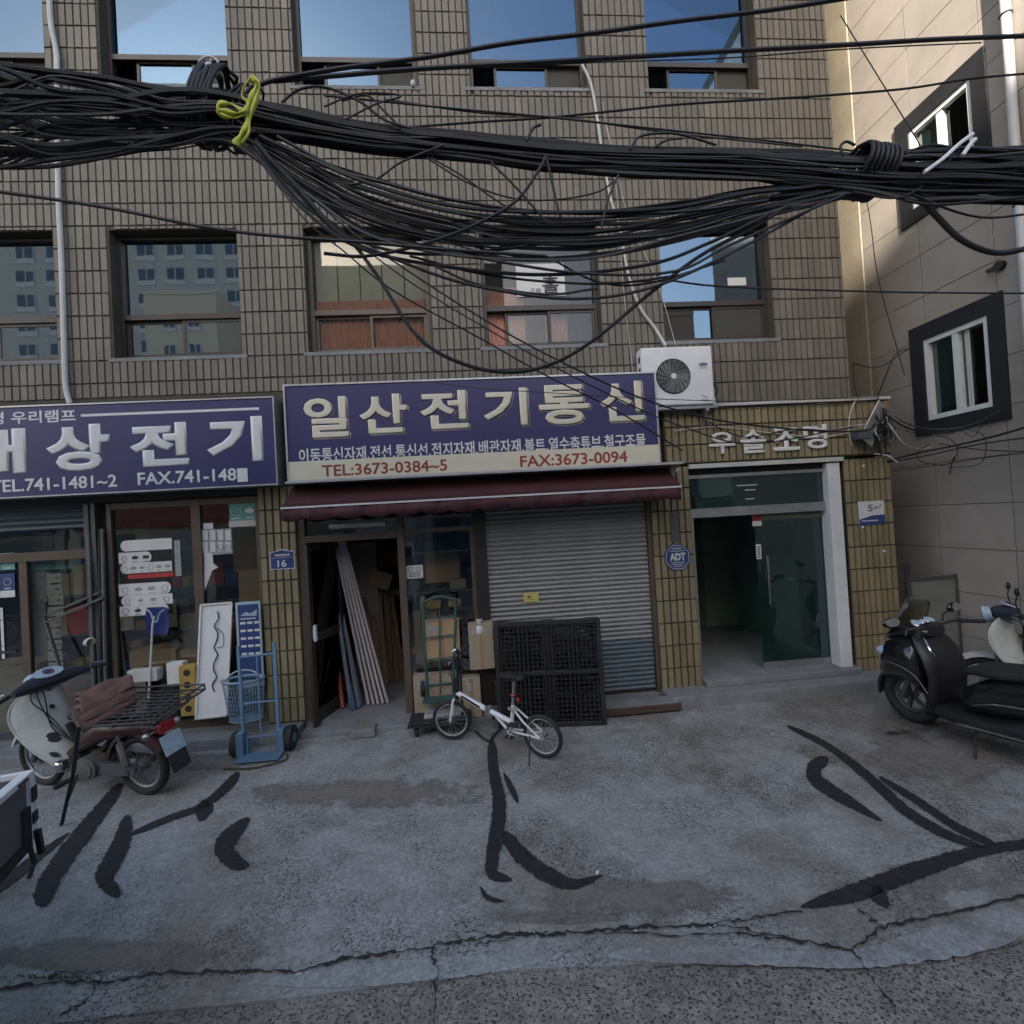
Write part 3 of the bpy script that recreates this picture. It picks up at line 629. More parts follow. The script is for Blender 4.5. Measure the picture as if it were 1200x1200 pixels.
# long profiles leaning inside the door: each a thing
def lean(a, b, w, h, mt, label, cat='profile', name='leaning_profile', group='long profiles leaning inside the open door'):
    m = M(); m.bar(a, b, w, h); return one(name, m, K[mt], label, cat, group)
prow = ['leftmost', 'second from left', 'third from left', 'fourth from left', 'rightmost']
for k in range(5):
    a = at(431+k*4.5, 802-k*1.2, .38); b = at(390+k*2.8, 624, .55); a.z = .115
    lean(a+Vector((k*.01,0,0)), b, .030, .03, 'profile_white', 'long pale ribbed profile leaning in the shop door, %s of the pale ones' % prow[k])
for k, (px0, px1, py1, mt, nm) in enumerate([(425,388,655,'profile_grey','dark grey'), (404,386,700,'profile_red','red'), (403,393,740,'profile_red','short red'), (422,396,690,'profile_grey','blue grey'), (414,385,640,'profile_grey','slate grey'), (416,394,720,'print_blue','dark blue')]):
    a = at(px0-3, 806, .38-.03*k); a.z = .115; b = at(px1, py1, .72)
    lean(a, b, .04, .03, mt, '%s profile leaning behind the open glass door of the dark shop' % nm)
for k in range(7):
    px0 = 432+k*6.5; a = at(px0, 782, .95+.07*k); a.z = .11; b = at(px0-10+R(-4,4), 700+R(-14,10), 1.25+.05*k)
    m = M(); m.bar(a, b, .075, .02); one('plank', m, K['wood'], 'brown wooden plank standing inside the dark shop, %s from the left' % ['first','second','third','fourth','fifth','sixth','seventh'][k], 'plank', 'brown planks standing in the dark shop')
m = M(); A = at(405, 640, 1.1); m.box(A.x, A.x+.36, 1.3, 1.5, .1, 2.05); one('tall_panel', m, K['interior'], 'tall grey board standing behind the pale profiles in the dark shop', 'board')
m = M(); A = at(442, 690, 1.2); m.box(-.14,.14,-.1,.1,0,.22, Matrix.Translation((A.x, 1.35, 1.42)) @ Matrix.Rotation(.35,4,'Y')); one('carton', m, K['cardboard'], 'tilted brown carton on top of the planks inside the dark shop', 'box', 'cartons of the shops')
# shelves and cartons behind the glass panel
sh = thing('shelf_rack', 'metal shelf rack with small goods behind the glass of the dark shop', 'shelf', (-.4, .4, .1))
for z_ in (1.42, 1.20, 1.90): w = M(); w.box(-.72, .0, .25, .55, z_, z_+.025); part('shelf', w, K['steel_dull'], sh)
for x_ in (-.72, -.02): w = M(); w.box(x_-.015, x_+.015, .25, .28, .1, 2.3); part('upright', w, K['steel_dull'], sh)
for k, (x, z_, ww, hh_, mt) in enumerate([(-.52,1.225,.2,.10,'yellow_block'), (-.25,1.225,.16,.09,'cardboard'), (-.64,1.225,.06,.16,'off_white'), (-.2,1.445,.2,.12,'cardboard_pale')]):
    m = M(); m.box(x-ww/2, x+ww/2, .3, .42, z_, z_+hh_)
    one('goods_box', m, K[mt], ['yellow tray on the lower shelf of the dark shop', 'brown box on the right of the lower shelf', 'small white bottle box at the left of the lower shelf', 'pale box on the middle shelf behind glass'][k], 'box', 'small goods on the shelf rack', bevel=.01)
for k, (x0, x1, y0, y1, z0_, z1_, mt, lb) in enumerate([
  (-.62,-.17,.6,.9,1.50,1.92,'cardboard','wide brown carton high on the shelf behind the shop glass'),
  (-.74,-.46,.12,.32,.62,1.22,'cardboard_pale','tall greenish carton left of the hand truck, behind the glass'),
  (-.60,-.20,-.16,-.02,.72,1.16,'cardboard','brown carton carried upright on the green hand truck'),
  (-.10,.18,-.17,-.02,.58,1.10,'cardboard_pale','pale flat carton leaning on the dark post by the shutter'),
  (-.74,-.22,-.20,-.02,.06,.56,'cardboard_pale','low wide carton on the ground behind the platform cart'),
  (-.20,.00,-.20,-.02,.06,.50,'cardboard_pale','low carton between the platform cart and the pallets')]):
    m = M(); m.box(x0, x1, y0, y1, z0_, z1_); o = one('carton', m, K[mt], lb, 'box', 'cartons of the shops', bevel=.004)
    if k > 1:
        t = M(); t.box((x0+x1)/2-.02, (x0+x1)/2+.02, y0-.002, y0-.001, z0_+.003, z1_-.003); part('tape', t, K['cardboard'], o); t = M(); t.box(x0+.04, x0+.04+(x1-x0)*.3, y0-.003, y0-.0022, z1_-.14, z1_-.05); part('box_label', t, K['paper_grey'], o)
m = M(); m.loft([[Vector((.03+.05*cos(a)*s, -.14+.04*sin(a)*s, z)) for a in [q*pi/5 for q in range(10)]] for z, s in ((.95,.5),(1.0,1.2),(1.06,1.1),(1.10,.5),(1.14,.8))])
one('plastic_bag', m, K['paper'], 'crumpled white plastic bag hanging on the dark post beside the shutter', 'bag', smooth=True)
# ================================================================ left shop front
C2 = thing('shopfront', 'lamp shop front with glass panels and half lowered navy shutter at far left', 'shop front', (-3.8, 0, .14))
w = M(); y0_, y1_ = .02, .10
for a, b in ((-4.02,-3.975), (-3.125,-3.03), (-2.43,-2.385)): w.box(a, b, y0_, y1_, .14, 2.69)
w.box(-3.975, -3.125, y0_+.005, y1_, 2.62, 2.69); w.box(-3.03, -2.43, y0_+.005, y1_, 2.62, 2.69); w.box(-3.975, -3.125, y0_+.005, y1_, .14, .24); w.box(-3.03, -2.43, y0_+.005, y1_, .14, .24)
w.box(-7, -4.24, .10, .16, 2.10, 2.20); w.box(-5.02, -4.94, .11, .17, .14, 2.10); w.box(-5.9, -5.82, .11, .17, .14, 2.10)
part('frame', w, K['bronze_light'], C2)
w = M(); w.box(-4.23, -4.18, -.02, .12, .14, 2.72); w.box(-4.165, -4.12, -.01, .12, .14, 2.72); part('post', w, K['steel_dull'], C2)
w = M(); w.box(-4.12, -4.02, .08, .12, .14, 2.72); part('post', w, K['dark'], C2)
w = M(); w.box(-3.975, -3.125, .055, .062, .24, 2.62); pA = part('pane', w, K['shop_glass'], C2)
w = M(); w.box(-3.03, -2.43, .055, .062, .24, 2.62); pB = part('pane', w, K['shop_glass'], C2)
w = M(); w.box(-4.94, -4.24, .135, .142, .14, 2.10); w.box(-5.82, -5.02, .135, .142, .14, 2.10); pC = part('pane', w, K['shop_glass'], C2)
w = M(); w.box(-7, -4.24, .125, .13, 2.20, 2.45); part('pane', w, K['shop_glass'], C2)
me = slat(-7, -4.24, .062, K['shutter_navy'])
for k in range(5): o = link('slat', me, None, C2); o.location = (0-OFF[C2.name].x, .06-OFF[C2.name].y, 2.43+k*.062-OFF[C2.name].z)
def sticker(px0, py0, px1, py1, y, mt, par, marks=0, rnd=None, ink='paper_grey'):
    A = at(px0, py0, y); C = at(px1, py1, y); x0, x1 = A.x, C.x; z1 = (A.z+at(px1, py0, y).z)/2; z0 = z1-(abs(at(px0, py1, y).z-A.z)); r = (z1-z0)/2*.9
    pts = []
    if rnd == 'L': pts = [(x1, z0), (x1, z1)] + [(x0+r+r*cos(a), (z0+z1)/2+(z1-z0)/2*sin(a)) for a in [pi/2+q*pi/8 for q in range(9)]]
    elif rnd == 'R': pts = [(x0, z1), (x0, z0)] + [(x1-r+r*cos(a), (z0+z1)/2+(z1-z0)/2*sin(a)) for a in [-pi/2+q*pi/8 for q in range(9)]]
    else: pts = [(x0, z0), (x1, z0), (x1, z1), (x0, z1)]
    m = M(); m.prism(pts, y, y-.003, lambda u, v, d: Vector((u, d, v))); s = part('sticker', m, K[mt], par)
    if marks:
        st_ = (x1-x0)/marks
        for k in range(marks):
            m = M(); c = x0+(k+.5)*st_; h_ = (z1-z0)*R(.20,.28)
            m.box(c-h_*.9, c+h_*.9, y-.006, y-.004, z0+(z1-z0)*.10, z0+(z1-z0)*.15)
            if k % 3 == 0: m.torus((c, y-.005, (z0+z1)/2), h_, .0025, n=10, k=4)
            elif k % 3 == 1: m.prism([(c+h_*1.2*cos(q*pi/6), (z0+z1)/2+h_*.6*sin(q*pi/6)) for q in range(12)], y-.004, y-.006, lambda u, v, d: Vector((u, d, v))); m.box(c-.003, c+.003, y-.006, y-.004, (z0+z1)/2+h_*.6, (z0+z1)/2+h_*1.2)
            else: m.box(c-h_, c+h_, y-.006, y-.004, (z0+z1)/2-h_*.5, (z0+z1)/2+h_*.6)
            part('sticker_print', m, K[ink], par)
    return x0, x1, z0, z1
ys = .050
sticker(141,632,202,645,ys,'paper',pA,0,'L'); sticker(139,647,178,660,ys,'paper',pA,3,'R','ink'); sticker(141,659,202,671,ys,'paper',pA,6,'L')
sticker(139,683,201,697,ys,'paper',pA,4,'R'); sticker(142,697,203,709,ys,'paper',pA,4,'L'); sticker(140,709,198,721,ys,'paper',pA,4,'R','ink')
sticker(139,646,203,720,ys+.006,'print_blue',pA) if False else sticker(139,646,203,722,ys+.006,'black_plastic',pA)
sticker(150,672,204,677,ys,'print_red',pA); sticker(204,633,213,675,ys+.003,'paper_grey',pA)
sticker(268,588,301,610,ys,'teal_paper',pB,2,None,'paper'); sticker(268,610,301,617,ys,'off_white',pB)
for k in range(4):
    for j in range(2): sticker(237+k*9,621+j*14,244+k*9,633+j*14,ys,'paper',pB,1 if j and k > 1 else 0,None,'ink')
sticker(236,620,273,650,ys+.006,'paper_grey',pB); sticker(238,613,250,620,ys,'paper',pB)
m = M(); q = [at(239,647,ys), at(249,648,ys), at(250,660,ys), at(256,665,ys), at(249,668,ys), at(240,692,ys)]
m.prism([(p.x, p.z) for p in q], ys, ys-.004, lambda u, v, d: Vector((u, d, v))); part('sticker', m, K['paper'], pB)
sticker(0,648,18,668,.125,'teal_paper',pC,1,None,'paper'); sticker(0,672,18,692,.125,'print_blue',pC,1,None,'paper'); sticker(0,692,18,700,.125,'paper',pC); sticker(0,712,6,772,.125,'paper',pC,1,None,'ink')
for k in range(9): sticker(56+R(-1,1),672+k*13,73+R(-2,2),683+k*13,.20,'paper',pC,2)
sticker(26,670,56,706,.22,'paper_grey',pC); sticker(28,706,56,770,.24,'paper_grey',pC); sticker(26,652,86,668,.21,'teal_paper',pC)
# cartons and boards behind the left glass
BX = [(-3.9,-3.40,.10,.42,.24,1.02,'cardboard','big brown carton low behind the stickered glass'), (-3.42,-3.14,.30,.6,.24,1.38,'cardboard_pale','pale carton behind the stickered glass near the post'),
 (-3.36,-3.14,.09,.28,.30,1.0,'cardboard','narrow brown carton by the bronze post'), (-3.0,-2.6,.7,1.0,1.8,2.3,'cardboard','brown carton high on a shelf behind the right glass'),
 (-3.0,-2.45,.5,.8,.9,1.25,'cardboard','open brown carton behind the glass above the leaning boards'), (-4.8,-4.4,.3,.7,.14,.75,'wood','rust brown carton at the foot of the left glass door'),
 (-5.8,-5.1,.4,.9,.14,.9,'cardboard_pale','pale carton behind the far left glass'), (-3.9,-3.3,1.0,1.4,1.9,2.4,'maroon','maroon box high behind the stickered glass'), (-2.75,-2.45,.25,.45,1.3,1.85,'cardboard','brown box pile beside the tiled pier behind glass')]
for x0, x1, y0, y1, z0_, z1_, mt, lb in BX:
    m = M(); m.box(x0, x1, y0, y1, z0_, z1_); one('carton', m, K[mt], lb, 'box', 'cartons of the shops', bevel=.004)
for k in range(4): 
    w = M(); w.box(-5.6, -2.5, .9, 1.3, .6+k*.5, .63+k*.5); part('shelf', w, K['steel_dull'], C2)
w = M(); rs = random.Random(8)
for k in range(4):
    x = -5.5
    while x < -2.6:
        q = rs.uniform(.08,.3); h_ = rs.uniform(.1,.38); w.box(x, x+q*.9, .92, 1.2, .63+k*.5, .63+k*.5+h_, tint=rs.random()); x += q
K['goods'] = mat('goods', (.22,.18,.13), .7)
_n = K['goods'].node_tree; _a = nd(_n, 'ShaderNodeAttribute', attribute_name='tint'); _c = nd(_n, 'ShaderNodeValToRGB'); _c.color_ramp.interpolation = 'CONSTANT'
for q_, cc in enumerate([(.45,.32,.18), (.5,.5,.48), (.06,.10,.30), (.38,.27,.16), (.45,.06,.05), (.55,.42,.10), (.30,.22,.14), (.06,.06,.07), (.6,.58,.52)]):
    e_ = _c.color_ramp.elements[q_] if q_ < 2 else _c.color_ramp.elements.new(q_/9); e_.position = q_/9; e_.color = (*cc, 1)
_n.links.new(_a.outputs['Fac'], _c.inputs[0]); _n.links.new(_c.outputs[0], _n.nodes['Principled BSDF'].inputs['Base Color'])
part('shelved_goods', w, K['goods'], C2, kind='stuff', tint=True)
w = M(); rs = random.Random(9)
for k in range(5):
    x = -1.8
    while x < 2.0:
        q = rs.uniform(.08,.3); h_ = rs.uniform(.1,.38); w.box(x, x+q*.9, 1.9, 2.2, .3+k*.45, .3+k*.45+h_, tint=rs.random()); x += q
part('shelved_goods', w, K['goods'], C1, kind='stuff', tint=True)
# ================================================================ sign boards
def pbox(px0, py0, px1, py1, y):                  # upright rectangle on plane y from left-edge top/bottom rows at px0; returns x0,x1,z0,z1
    A = at(px0, py0, y); C = at(px1, py1, y); return A.x, C.x, C.z, A.z
YS = -.24
sg = thing('shop_sign', 'long navy sign board with cream Korean letters and red phone numbers over the awning', 'sign', (.15, 0, 2.84))
sx0, sx1 = at(336,500,YS).x, at(770,500,YS).x; sz1, sz0 = at(552,445,YS).z, at(552,553,YS).z
w = M(); w.box(sx0, sx1, YS, -.02, sz0, sz1); part('sign_box', w, K['sign_blue'], sg)
w = M(); e = .018
w.box(sx0-e, sx1+e, YS-.012, -.015, sz1, sz1+e); w.box(sx0-e, sx1+e, YS-.012, -.015, sz0-e, sz0); w.box(sx0-e, sx0, YS-.012, -.015, sz0, sz1); w.box(sx1, sx1+e, YS-.012, -.015, sz0, sz1)
part('trim', w, K['silver'], sg)
bz = sz0 + (sz1-sz0)*.20
w = M(); w.box(sx0, sx1, YS-.005, YS-.001, sz0, bz); part('cream_band', w, K['sign_cream'], sg)
def onsign(px0, px1, pyt, pyb, y):                # pyt/pyb measured at px0
    a = at(px0, pyt, y); b = at(px0, pyb, y); c = at(px1, pyt, y); return a.x, c.x, b.z, a.z
for ch, px0, px1, pt, pb_ in (('일',355,407,466,514), ('산',420,476,463,509), ('전',491,547,459,504), ('기',565,617,456,500), ('통',630,689,452,499), ('신',701,753,448,495)):
    x0, x1, z0, z1 = onsign(px0, px1, pt, pb_, YS)
    text(ch, x0+.014, x1+.018, z0-.018, z1-.012, YS-.001, K['sign_cream'], sg, bold=.035, ext=.0016, name='letter_shadow')
    text(ch, x0+.004, x1+.008, z0-.008, z1-.002, YS-.0032, K['sign_blue_dark'], sg, bold=.045, ext=.0012, name='letter_edge')
    text(ch, x0, x1, z0, z1, YS-.005, K['sign_cream'], sg, bold=.03, ext=.0022, name='letter')
x0, x1, z0, z1 = onsign(350, 757, 526, 543, YS)
zz = (z0, z1); tot = x1-x0
text('이동통신자재.전선.통신선.접지자재.배관자재.볼트.열수축튜브.철구조물', x0, x1, z0, z1, YS-.001, K['white_letter'], sg, bold=.016, ext=.0014)
x0, x1, z0, z1 = onsign(377, 524, 545, 559, YS-.005)
text('TEL:3673-0384~5', x0, x1, z0, z1, YS-.005, K['sign_red'], sg, bold=.02, ext=.0014)
x0, x1, z0, z1 = onsign(609, 735, 534, 548, YS-.005)
text('FAX:3673-0094', x0, x1, z0, z1, YS-.005, K['sign_red'], sg, bold=.02, ext=.0014)
# left sign
s2 = thing('shop_sign', 'navy sign board with pale grey Korean letters and phone numbers at the left edge', 'sign', (-4.5, 0, 2.8))
tx0, tx1 = -6.9, at(322,515,YS).x; tz1, tz0 = at(160,472,YS).z, at(160,575,YS).z
w = M(); w.box(tx0, tx1, YS, -.02, tz0, tz1); part('sign_box', w, K['sign_blue'], s2)
w = M(); w.box(tx0, tx1+.014, YS-.012, -.015, tz1, tz1+.014); w.box(tx0, tx1+.014, YS-.012, -.015, tz0-.014, tz0); w.box(tx1, tx1+.012, YS-.012, YS+.01, tz0, tz1); part('trim', w, K['silver'], s2)
w = M(); w.box(tx1, tx1+.008, YS+.01, -.02, tz0, tz1); part('side_panel', w, K['silver'], s2)
for ch, px0, px1, pt, pb_ in (('대',-52,30,505,558), ('상',53,128,499,554), ('전',151,220,497,548), ('기',241,307,490,543)):
    x0, x1, z0, z1 = onsign(px0, px1, pt, pb_, YS)
    text(ch, x0, x1, z0, z1, YS-.001, K['white_letter'], s2, bold=.045, ext=.0022, name='letter')
x0, x1, z0, z1 = onsign(-32, 89, 484, 499, YS)
text('조명 우리램프', x0, x1, z0, z1, YS-.001, K['white_letter'], s2, bold=.022, ext=.0014)
x0, x1, z0, z1 = onsign(95, 304, 485.5, 488.5, YS); w = M(); w.box(x0, x1, YS-.004, YS-.001, z0, z1); part('rule', w, K['white_letter'], s2)
x0, x1, z0, z1 = onsign(-12, 137, 563, 578, YS); text('TEL.741-1481~2', x0, x1, z0, z1, YS-.001, K['white_letter'], s2, bold=.02, ext=.0014)
x0, x1, z0, z1 = onsign(161, 277, 554, 569, YS); text('FAX.741-148', x0, x1, z0, z1, YS-.001, K['white_letter'], s2, bold=.02, ext=.0014)
x0, x1, z0, z1 = onsign(278, 290, 549, 565, YS); w = M(); w.box(x0, x1, YS-.006, YS-.001, z0, z1); part('cover_patch', w, K['paper'], s2)
# ================================================================ awning
aw = thing('awning', 'dark red retracted awning with scalloped valance above the centre shop', 'awning', (.2, 0, 2.45))
ax0, ax1 = -1.98, 2.37
A1 = at(560, 589-13, -.42)
w = M(); w.box(ax0+.02, 2.46, -.34, -.02, 2.775, 2.80); part('cover_plate', w, K['silver'], aw)
zt = at(560,573.5,-.42).z; zf = at(560,583,-.44).z
w = M(); w.add([(ax0,-.06,2.76), (ax1,-.06,2.76), (ax1,-.41,zf), (ax0,-.41,zf), (ax0,-.06,2.74), (ax1,-.06,2.74), (ax1,-.41,zf-.02), (ax0,-.41,zf-.02)], [(0,1,2,3),(4,7,6,5),(3,2,6,7),(0,3,7,4),(1,5,6,2),(0,4,5,1)])
w.box(ax0, ax1, -.40, -.30, zf-.03, zf+.045); part('canopy', w, K['awning_red'], aw)
w = M(); w.bar((ax0-.01,-.425,zf), (ax1+.01,-.425,zf), .02, .018); part('front_bar', w, K['white_paint'], aw)
w = M(); vs = []; n = 150
for i in range(n+1):
    u = i/n; x = ax0+(ax1-ax0)*u; s_ = abs(sin(pi*u*14.5+.4)); y = -.43+.012*sin(u*70)+.006*sin(u*171)
    vs += [(x, y, zf-.012), (x, y-.004+.01*sin(u*33), zf-.075-.008*sin(u*9)), (x, y-.002, zf-.150+.035*(1-s_**.7))]
w.add(vs, [(3*i+k, 3*i+3+k, 3*i+4+k, 3*i+1+k) for i in range(n) for k in (0,1)]); w2 = part('valance', w, K['awning_red'], aw, smooth=True)
sm = w2.modifiers.new('thickness', 'SOLIDIFY'); sm.thickness = .003
w = M(); w.bar((ax1+.02,-.06,2.66), (ax1+.02,-.38,zf-.02), .02, .03); w.torus((ax1+.02,-.30,2.70), .03, .008, (1,0,0), 12, 6); part('arm', w, K['steel'], aw)
# ================================================================ entrance name letters
nl = thing('name_letters', 'silver raised Korean letters on the tiled beam over the entrance', 'sign', (3.7, -.06, 2.85))
for ch, px0, px1, pt, pb_ in (('우',830,861,507,533), ('솔',867,897,504,532), ('조',905,936,502,529), ('명',941,969,498,527)):
    x0, x1, z0, z1 = onsign(px0, px1, pt, pb_, -.10); text(ch, x0, x1, z0, z1, -.085, K['paper'], nl, bold=.03, ext=.022, name='letter')
# ================================================================ small plates
def octo(c, r, y0, y1):
    m = M(); m.prism([(c.x+r*cos(pi/8+k*pi/4), c.z+r*sin(pi/8+k*pi/4)) for k in range(8)], y0, y1, lambda u, v, d: Vector((u, d, v))); return m
c = at(794, 653, -.05)
al = thing('alarm_sign', 'blue octagonal alarm company sign on the tiled pier beside the entrance', 'sign', (c.x, -.03, c.z-.16))
part('plate', octo(c, .168, -.036, -.05), K['print_blue'], al); 
w = M(); 
for r_ in (.152, .147): pass
pts = [Vector((c.x+.15*cos(pi/8+k*pi/4), -.0515, c.z+.15*sin(pi/8+k*pi/4))) for k in range(8)]; w.tube(pts, .0035, 4, closed=True)
for dz_, hw in ((.075,.085), (-.062,.085), (-.085,.07), (-.108,.05)): w.box(c.x-hw, c.x+hw, -.053, -.0505, c.z+dz_-.003, c.z+dz_+.003)
for k in range(8): w.box(c.x-.06+k*.015, c.x-.05+k*.015, -.053, -.0505, c.z+.098, c.z+.112)
part('border', w, K['white_letter'], al)
text('ADT', c.x-.098, c.x+.098, c.z-.04, c.z+.05, -.0505, K['white_letter'], al, bold=.045, ext=.003)
w = M(); A = at(785, 601, -.05); C_ = at(797, 635, -.05); w.box(A.x, C_.x, -.05, -.036, C_.z, A.z); part('slot_plate', w, K['steel_dull'], al)
x0, x1, z0, z1 = onsign(316, 345, 648, 668, -.04); A = at(330, 645, -.04)
hp = thing('house_number', 'blue house number plate 16 on the tiled pillar', 'sign', ((x0+x1)/2, -.035, z0))
w = M(); w.prism([(x0,z0), (x1,z0), (x1,z1), ((x0+x1)/2,z1+.035), (x0,z1)], -.036, -.044, lambda u, v, d: Vector((u, d, v))); part('plate', w, K['white_paint'], hp)
w = M(); i_ = .008; w.prism([(x0+i_,z0+i_), (x1-i_,z0+i_), (x1-i_,z1-i_*.5), ((x0+x1)/2,z1+.035-i_*1.2), (x0+i_,z1-i_*.5)], -.0435, -.046, lambda u, v, d: Vector((u, d, v))); part('face', w, K['print_blue'], hp)
xm = (x0+x1)/2; text('16', xm-.052, xm+.045, z0+.025, z0+.105, -.046, K['white_letter'], hp, bold=.02, ext=.002)
w = M(); w.box(x0+.02, x1-.02, -.048, -.0458, z0+.13, z0+.133)
for k in range(7): w.box(x0+.055+k*.024, x0+.055+k*.024+.017, -.048, -.0458, z0+.15, z0+.17)
part('print', w, K['white_letter'], hp)
x0, x1, z0, z1 = onsign(1006, 1036, 588, 616, -.05)
np_ = thing('wall_plate', 'small white and blue plate with handwriting on the pier right of the entrance', 'sign', ((x0+x1)/2, -.03, z0))
w = M(); w.box(x0, x1, -.044, -.036, z0, z1); part('plate', w, K['paper'], np_)
w = M(); zb_ = z0+(z1-z0)*.22; w.prism([(x0,z0), (x1,z0), (x1,z0+.12), ((x0+x1)/2,z0+.115), (x0,z0+.07)], -.0435, -.046, lambda u, v, d: Vector((u, d, v))); part('blue_band', w, K['print_blue'], np_)
w = M(); xm = (x0+x1)/2
w.tube(smooth_path([(xm+.02,-.047,z1-.05), (xm-.03,-.047,z1-.05), (xm-.03,-.047,z1-.075), (xm+.01,-.047,z1-.09), (xm-.02,-.047,z1-.12), (xm-.04,-.047,z1-.11)], 5), .005, 5)
w.tube(smooth_path([(xm+.04,-.047,z1-.11), (xm+.05,-.047,z1-.07), (xm+.08,-.047,z1-.09), (xm+.13,-.047,z1-.05)], 5), .004, 5); part('handwriting', w, K['ink'], np_)
w = M()
for k in range(8): w.box(x0+.03+k*.027, x0+.05+k*.027, -.048, -.0455, z0+.045, z0+.06)
part('print', w, K['white_letter'], np_)
x0, x1, z0, z1 = onsign(613, 631, 695, 706, .02); w = M(); w.box(x0, x1, .018, .021, z0, z1)
o = one('note', w, K['note_yellow'], 'small yellow note stuck on the grey roller shutter', 'note')
w = M(); w.box(x0+.05, x0+.09, .015, .0175, z0+.05, z0+.07); w.box(x0+.02, x0+.12, .015, .0175, z0+.025, z0+.03); part('note_print', w, K['ink'], o)
# ================================================================ outdoor unit
ac = thing('air_conditioner', 'white outdoor air conditioner unit with round fan grille on wall beside the sign', 'air conditioner', (2.6, -.2, 3.5))
x0, x1 = at(753,440,-.225).x, at(836,440,-.225).x; z1, z0 = at(795,406,-.225).z, at(795,475,-.225).z
w = M(); w.box(x0, x1, -.225, -.03, z0, z1); part('casing', w, K['white_paint'], ac, bevel=.02)
fc = at(789, 441, -.225); fr_ = .20
w = M(); w.torus((fc.x,-.228,fc.z), fr_, .008, (0,1,0), 40, 6); w.cyl((fc.x,-.226,fc.z), (fc.x,-.229,fc.z), fr_, 40); part('fan_well', w, K['dark'], ac)
w = M()
for k in range(1, 9): w.torus((fc.x,-.237,fc.z), fr_*k/8.6, .0022, (0,1,0), 40, 5)
for k in range(18):
    a_ = k*2*pi/18; w.tube([(fc.x+.04*cos(a_+.5), -.239, fc.z+.04*sin(a_+.5)), (fc.x+.12*cos(a_+.2), -.239, fc.z+.12*sin(a_+.2)), (fc.x+fr_*cos(a_), -.235, fc.z+fr_*sin(a_))], .002, 4)
part('grille', w, K['steel'], ac)
w = M()
for k in range(3):
    a_ = k*2*pi/3; w.add([(fc.x+.03*cos(a_), -.231, fc.z+.03*sin(a_)), (fc.x+.17*cos(a_-.3), -.233, fc.z+.17*sin(a_-.3)), (fc.x+.18*cos(a_+.3), -.230, fc.z+.18*sin(a_+.3)), (fc.x+.10*cos(a_+.7), -.230, fc.z+.10*sin(a_+.7))], [(0,1,2,3)])
part('fan_blades', w, K['steel_dull'], ac)
w = M(); w.cyl((fc.x,-.235,fc.z), (fc.x,-.245,fc.z), .033, 20); part('hub_cap', w, K['white_paint'], ac, smooth=True)
lc = at(824, 427, -.225); w = M(); w.prism([(lc.x+.055*cos(q*pi/10), lc.z+.020*sin(q*pi/10)) for q in range(20)], -.226, -.229, lambda u, v, d: Vector((u, d, v))); part('badge', w, K['print_blue'], ac)
text('Carrier', lc.x-.036, lc.x+.036, lc.z-.008, lc.z+.009, -.229, K['white_letter'], ac, ext=.001)
text('에어컨', lc.x-.045, lc.x+.045, lc.z-.052, lc.z-.032, -.226, K['ink'], ac, ext=.001)
w = M(); w.tube(smooth_path([(lc.x-.045,-.228,z0+.115), (lc.x-.02,-.228,z0+.105), (lc.x,-.228,z0+.085), (lc.x+.03,-.228,z0+.08)], 4), .003, 4)
for k in range(6): w.box(lc.x-.04+k*.014, lc.x-.03+k*.014, -.228, -.226, z0+.045, z0+.055)
part('print', w, K['ink'], ac)
w = M()
for k in range(4): w.box(x0-.001, x0+.002, -.17, -.11, z0+.14+k*.13, z0+.21+k*.13)
part('side_vent', w, K['dark'], ac)
w = M(); w.box(x0-.03, x1+.05, -.20, -.17, z0-.04, z0-.005); w.box(x0-.03, x1+.05, -.09, -.06, z0-.04, z0-.005)
for x_ in (x0+.1, x1-.1): w.box(x_-.02, x_+.02, -.235, -.02, z0-.075, z0-.04); w.bar((x_,-.21,z0-.06), (x_,-.075,z0-.25), .02, .02)
part('bracket', w, K['steel'], ac)
w = M(); w.box(x1, x1+.045, -.16, -.08, z0-.01, z0+.12); part('valve_cover', w, K['white_paint'], ac, bevel=.008)
w = M(); w.tube(smooth_path([(x1+.02,-.2,z0+.1), (x1+.06,-.18,z0+.16), (x1+.055,-.12,z0+.26), (x1+.01,-.05,z0+.3)], 6), .012, 7); part('hose', w, K['rubber'], ac, smooth=True)
# ================================================================ conduits on the facade
def pipe(name, pts, r, mt, label, cat, group=None, y=None, k=6):
    P = smooth_path([at(a, b, c) if len(t) == 3 else None for t in pts for a, b, c in [t]], k); m = M(); m.tube(P, r, 8)
    return one(name, m, K[mt], label, cat, group, smooth=True)
pipe('conduit', [(57,-60,-.05), (59,20,-.05), (66,60,-.05), (67,75,-.05), (67,150,-.05), (69,240,-.05), (72,300,-.05), (75,400,-.05), (77,452,-.05), (82,473,-.06)], .027, 'pipe_white', 'thick white conduit running down the tiled wall at far left', 'pipe')
pipe('conduit', [(682,75,-.05), (694,105,-.05), (706,180,-.05), (715,230,-.05), (727,270,-.05), (736,320,-.05), (750,360,-.05), (768,385,-.06), (780,405,-.14)], .017, 'pipe_white', 'thin white conduit slanting down the wall to the air conditioner', 'pipe')
for k, pts in enumerate(([(706,120,-.03), (722,220,-.03), (730,330,-.03), (742,440,-.04)], [(712,150,-.03), (735,250,-.03), (770,330,-.05), (792,405,-.1)])):
    pipe('wire', pts, .004, 'off_white', ['thin white wire hanging down the tiled wall to the sign top', 'thin white wire hanging in front of the tiled wall to the air conditioner'][k], 'wire')
w = M(); p = at(484, 98, -.03); w.ball(p, (.03,.03,.045)); w.cyl(p, p+Vector((0,.04,0)), .02); one('wall_socket', w, K['off_white'], 'tiny white lamp socket on the tiles beside an upper window', 'socket', smooth=True)
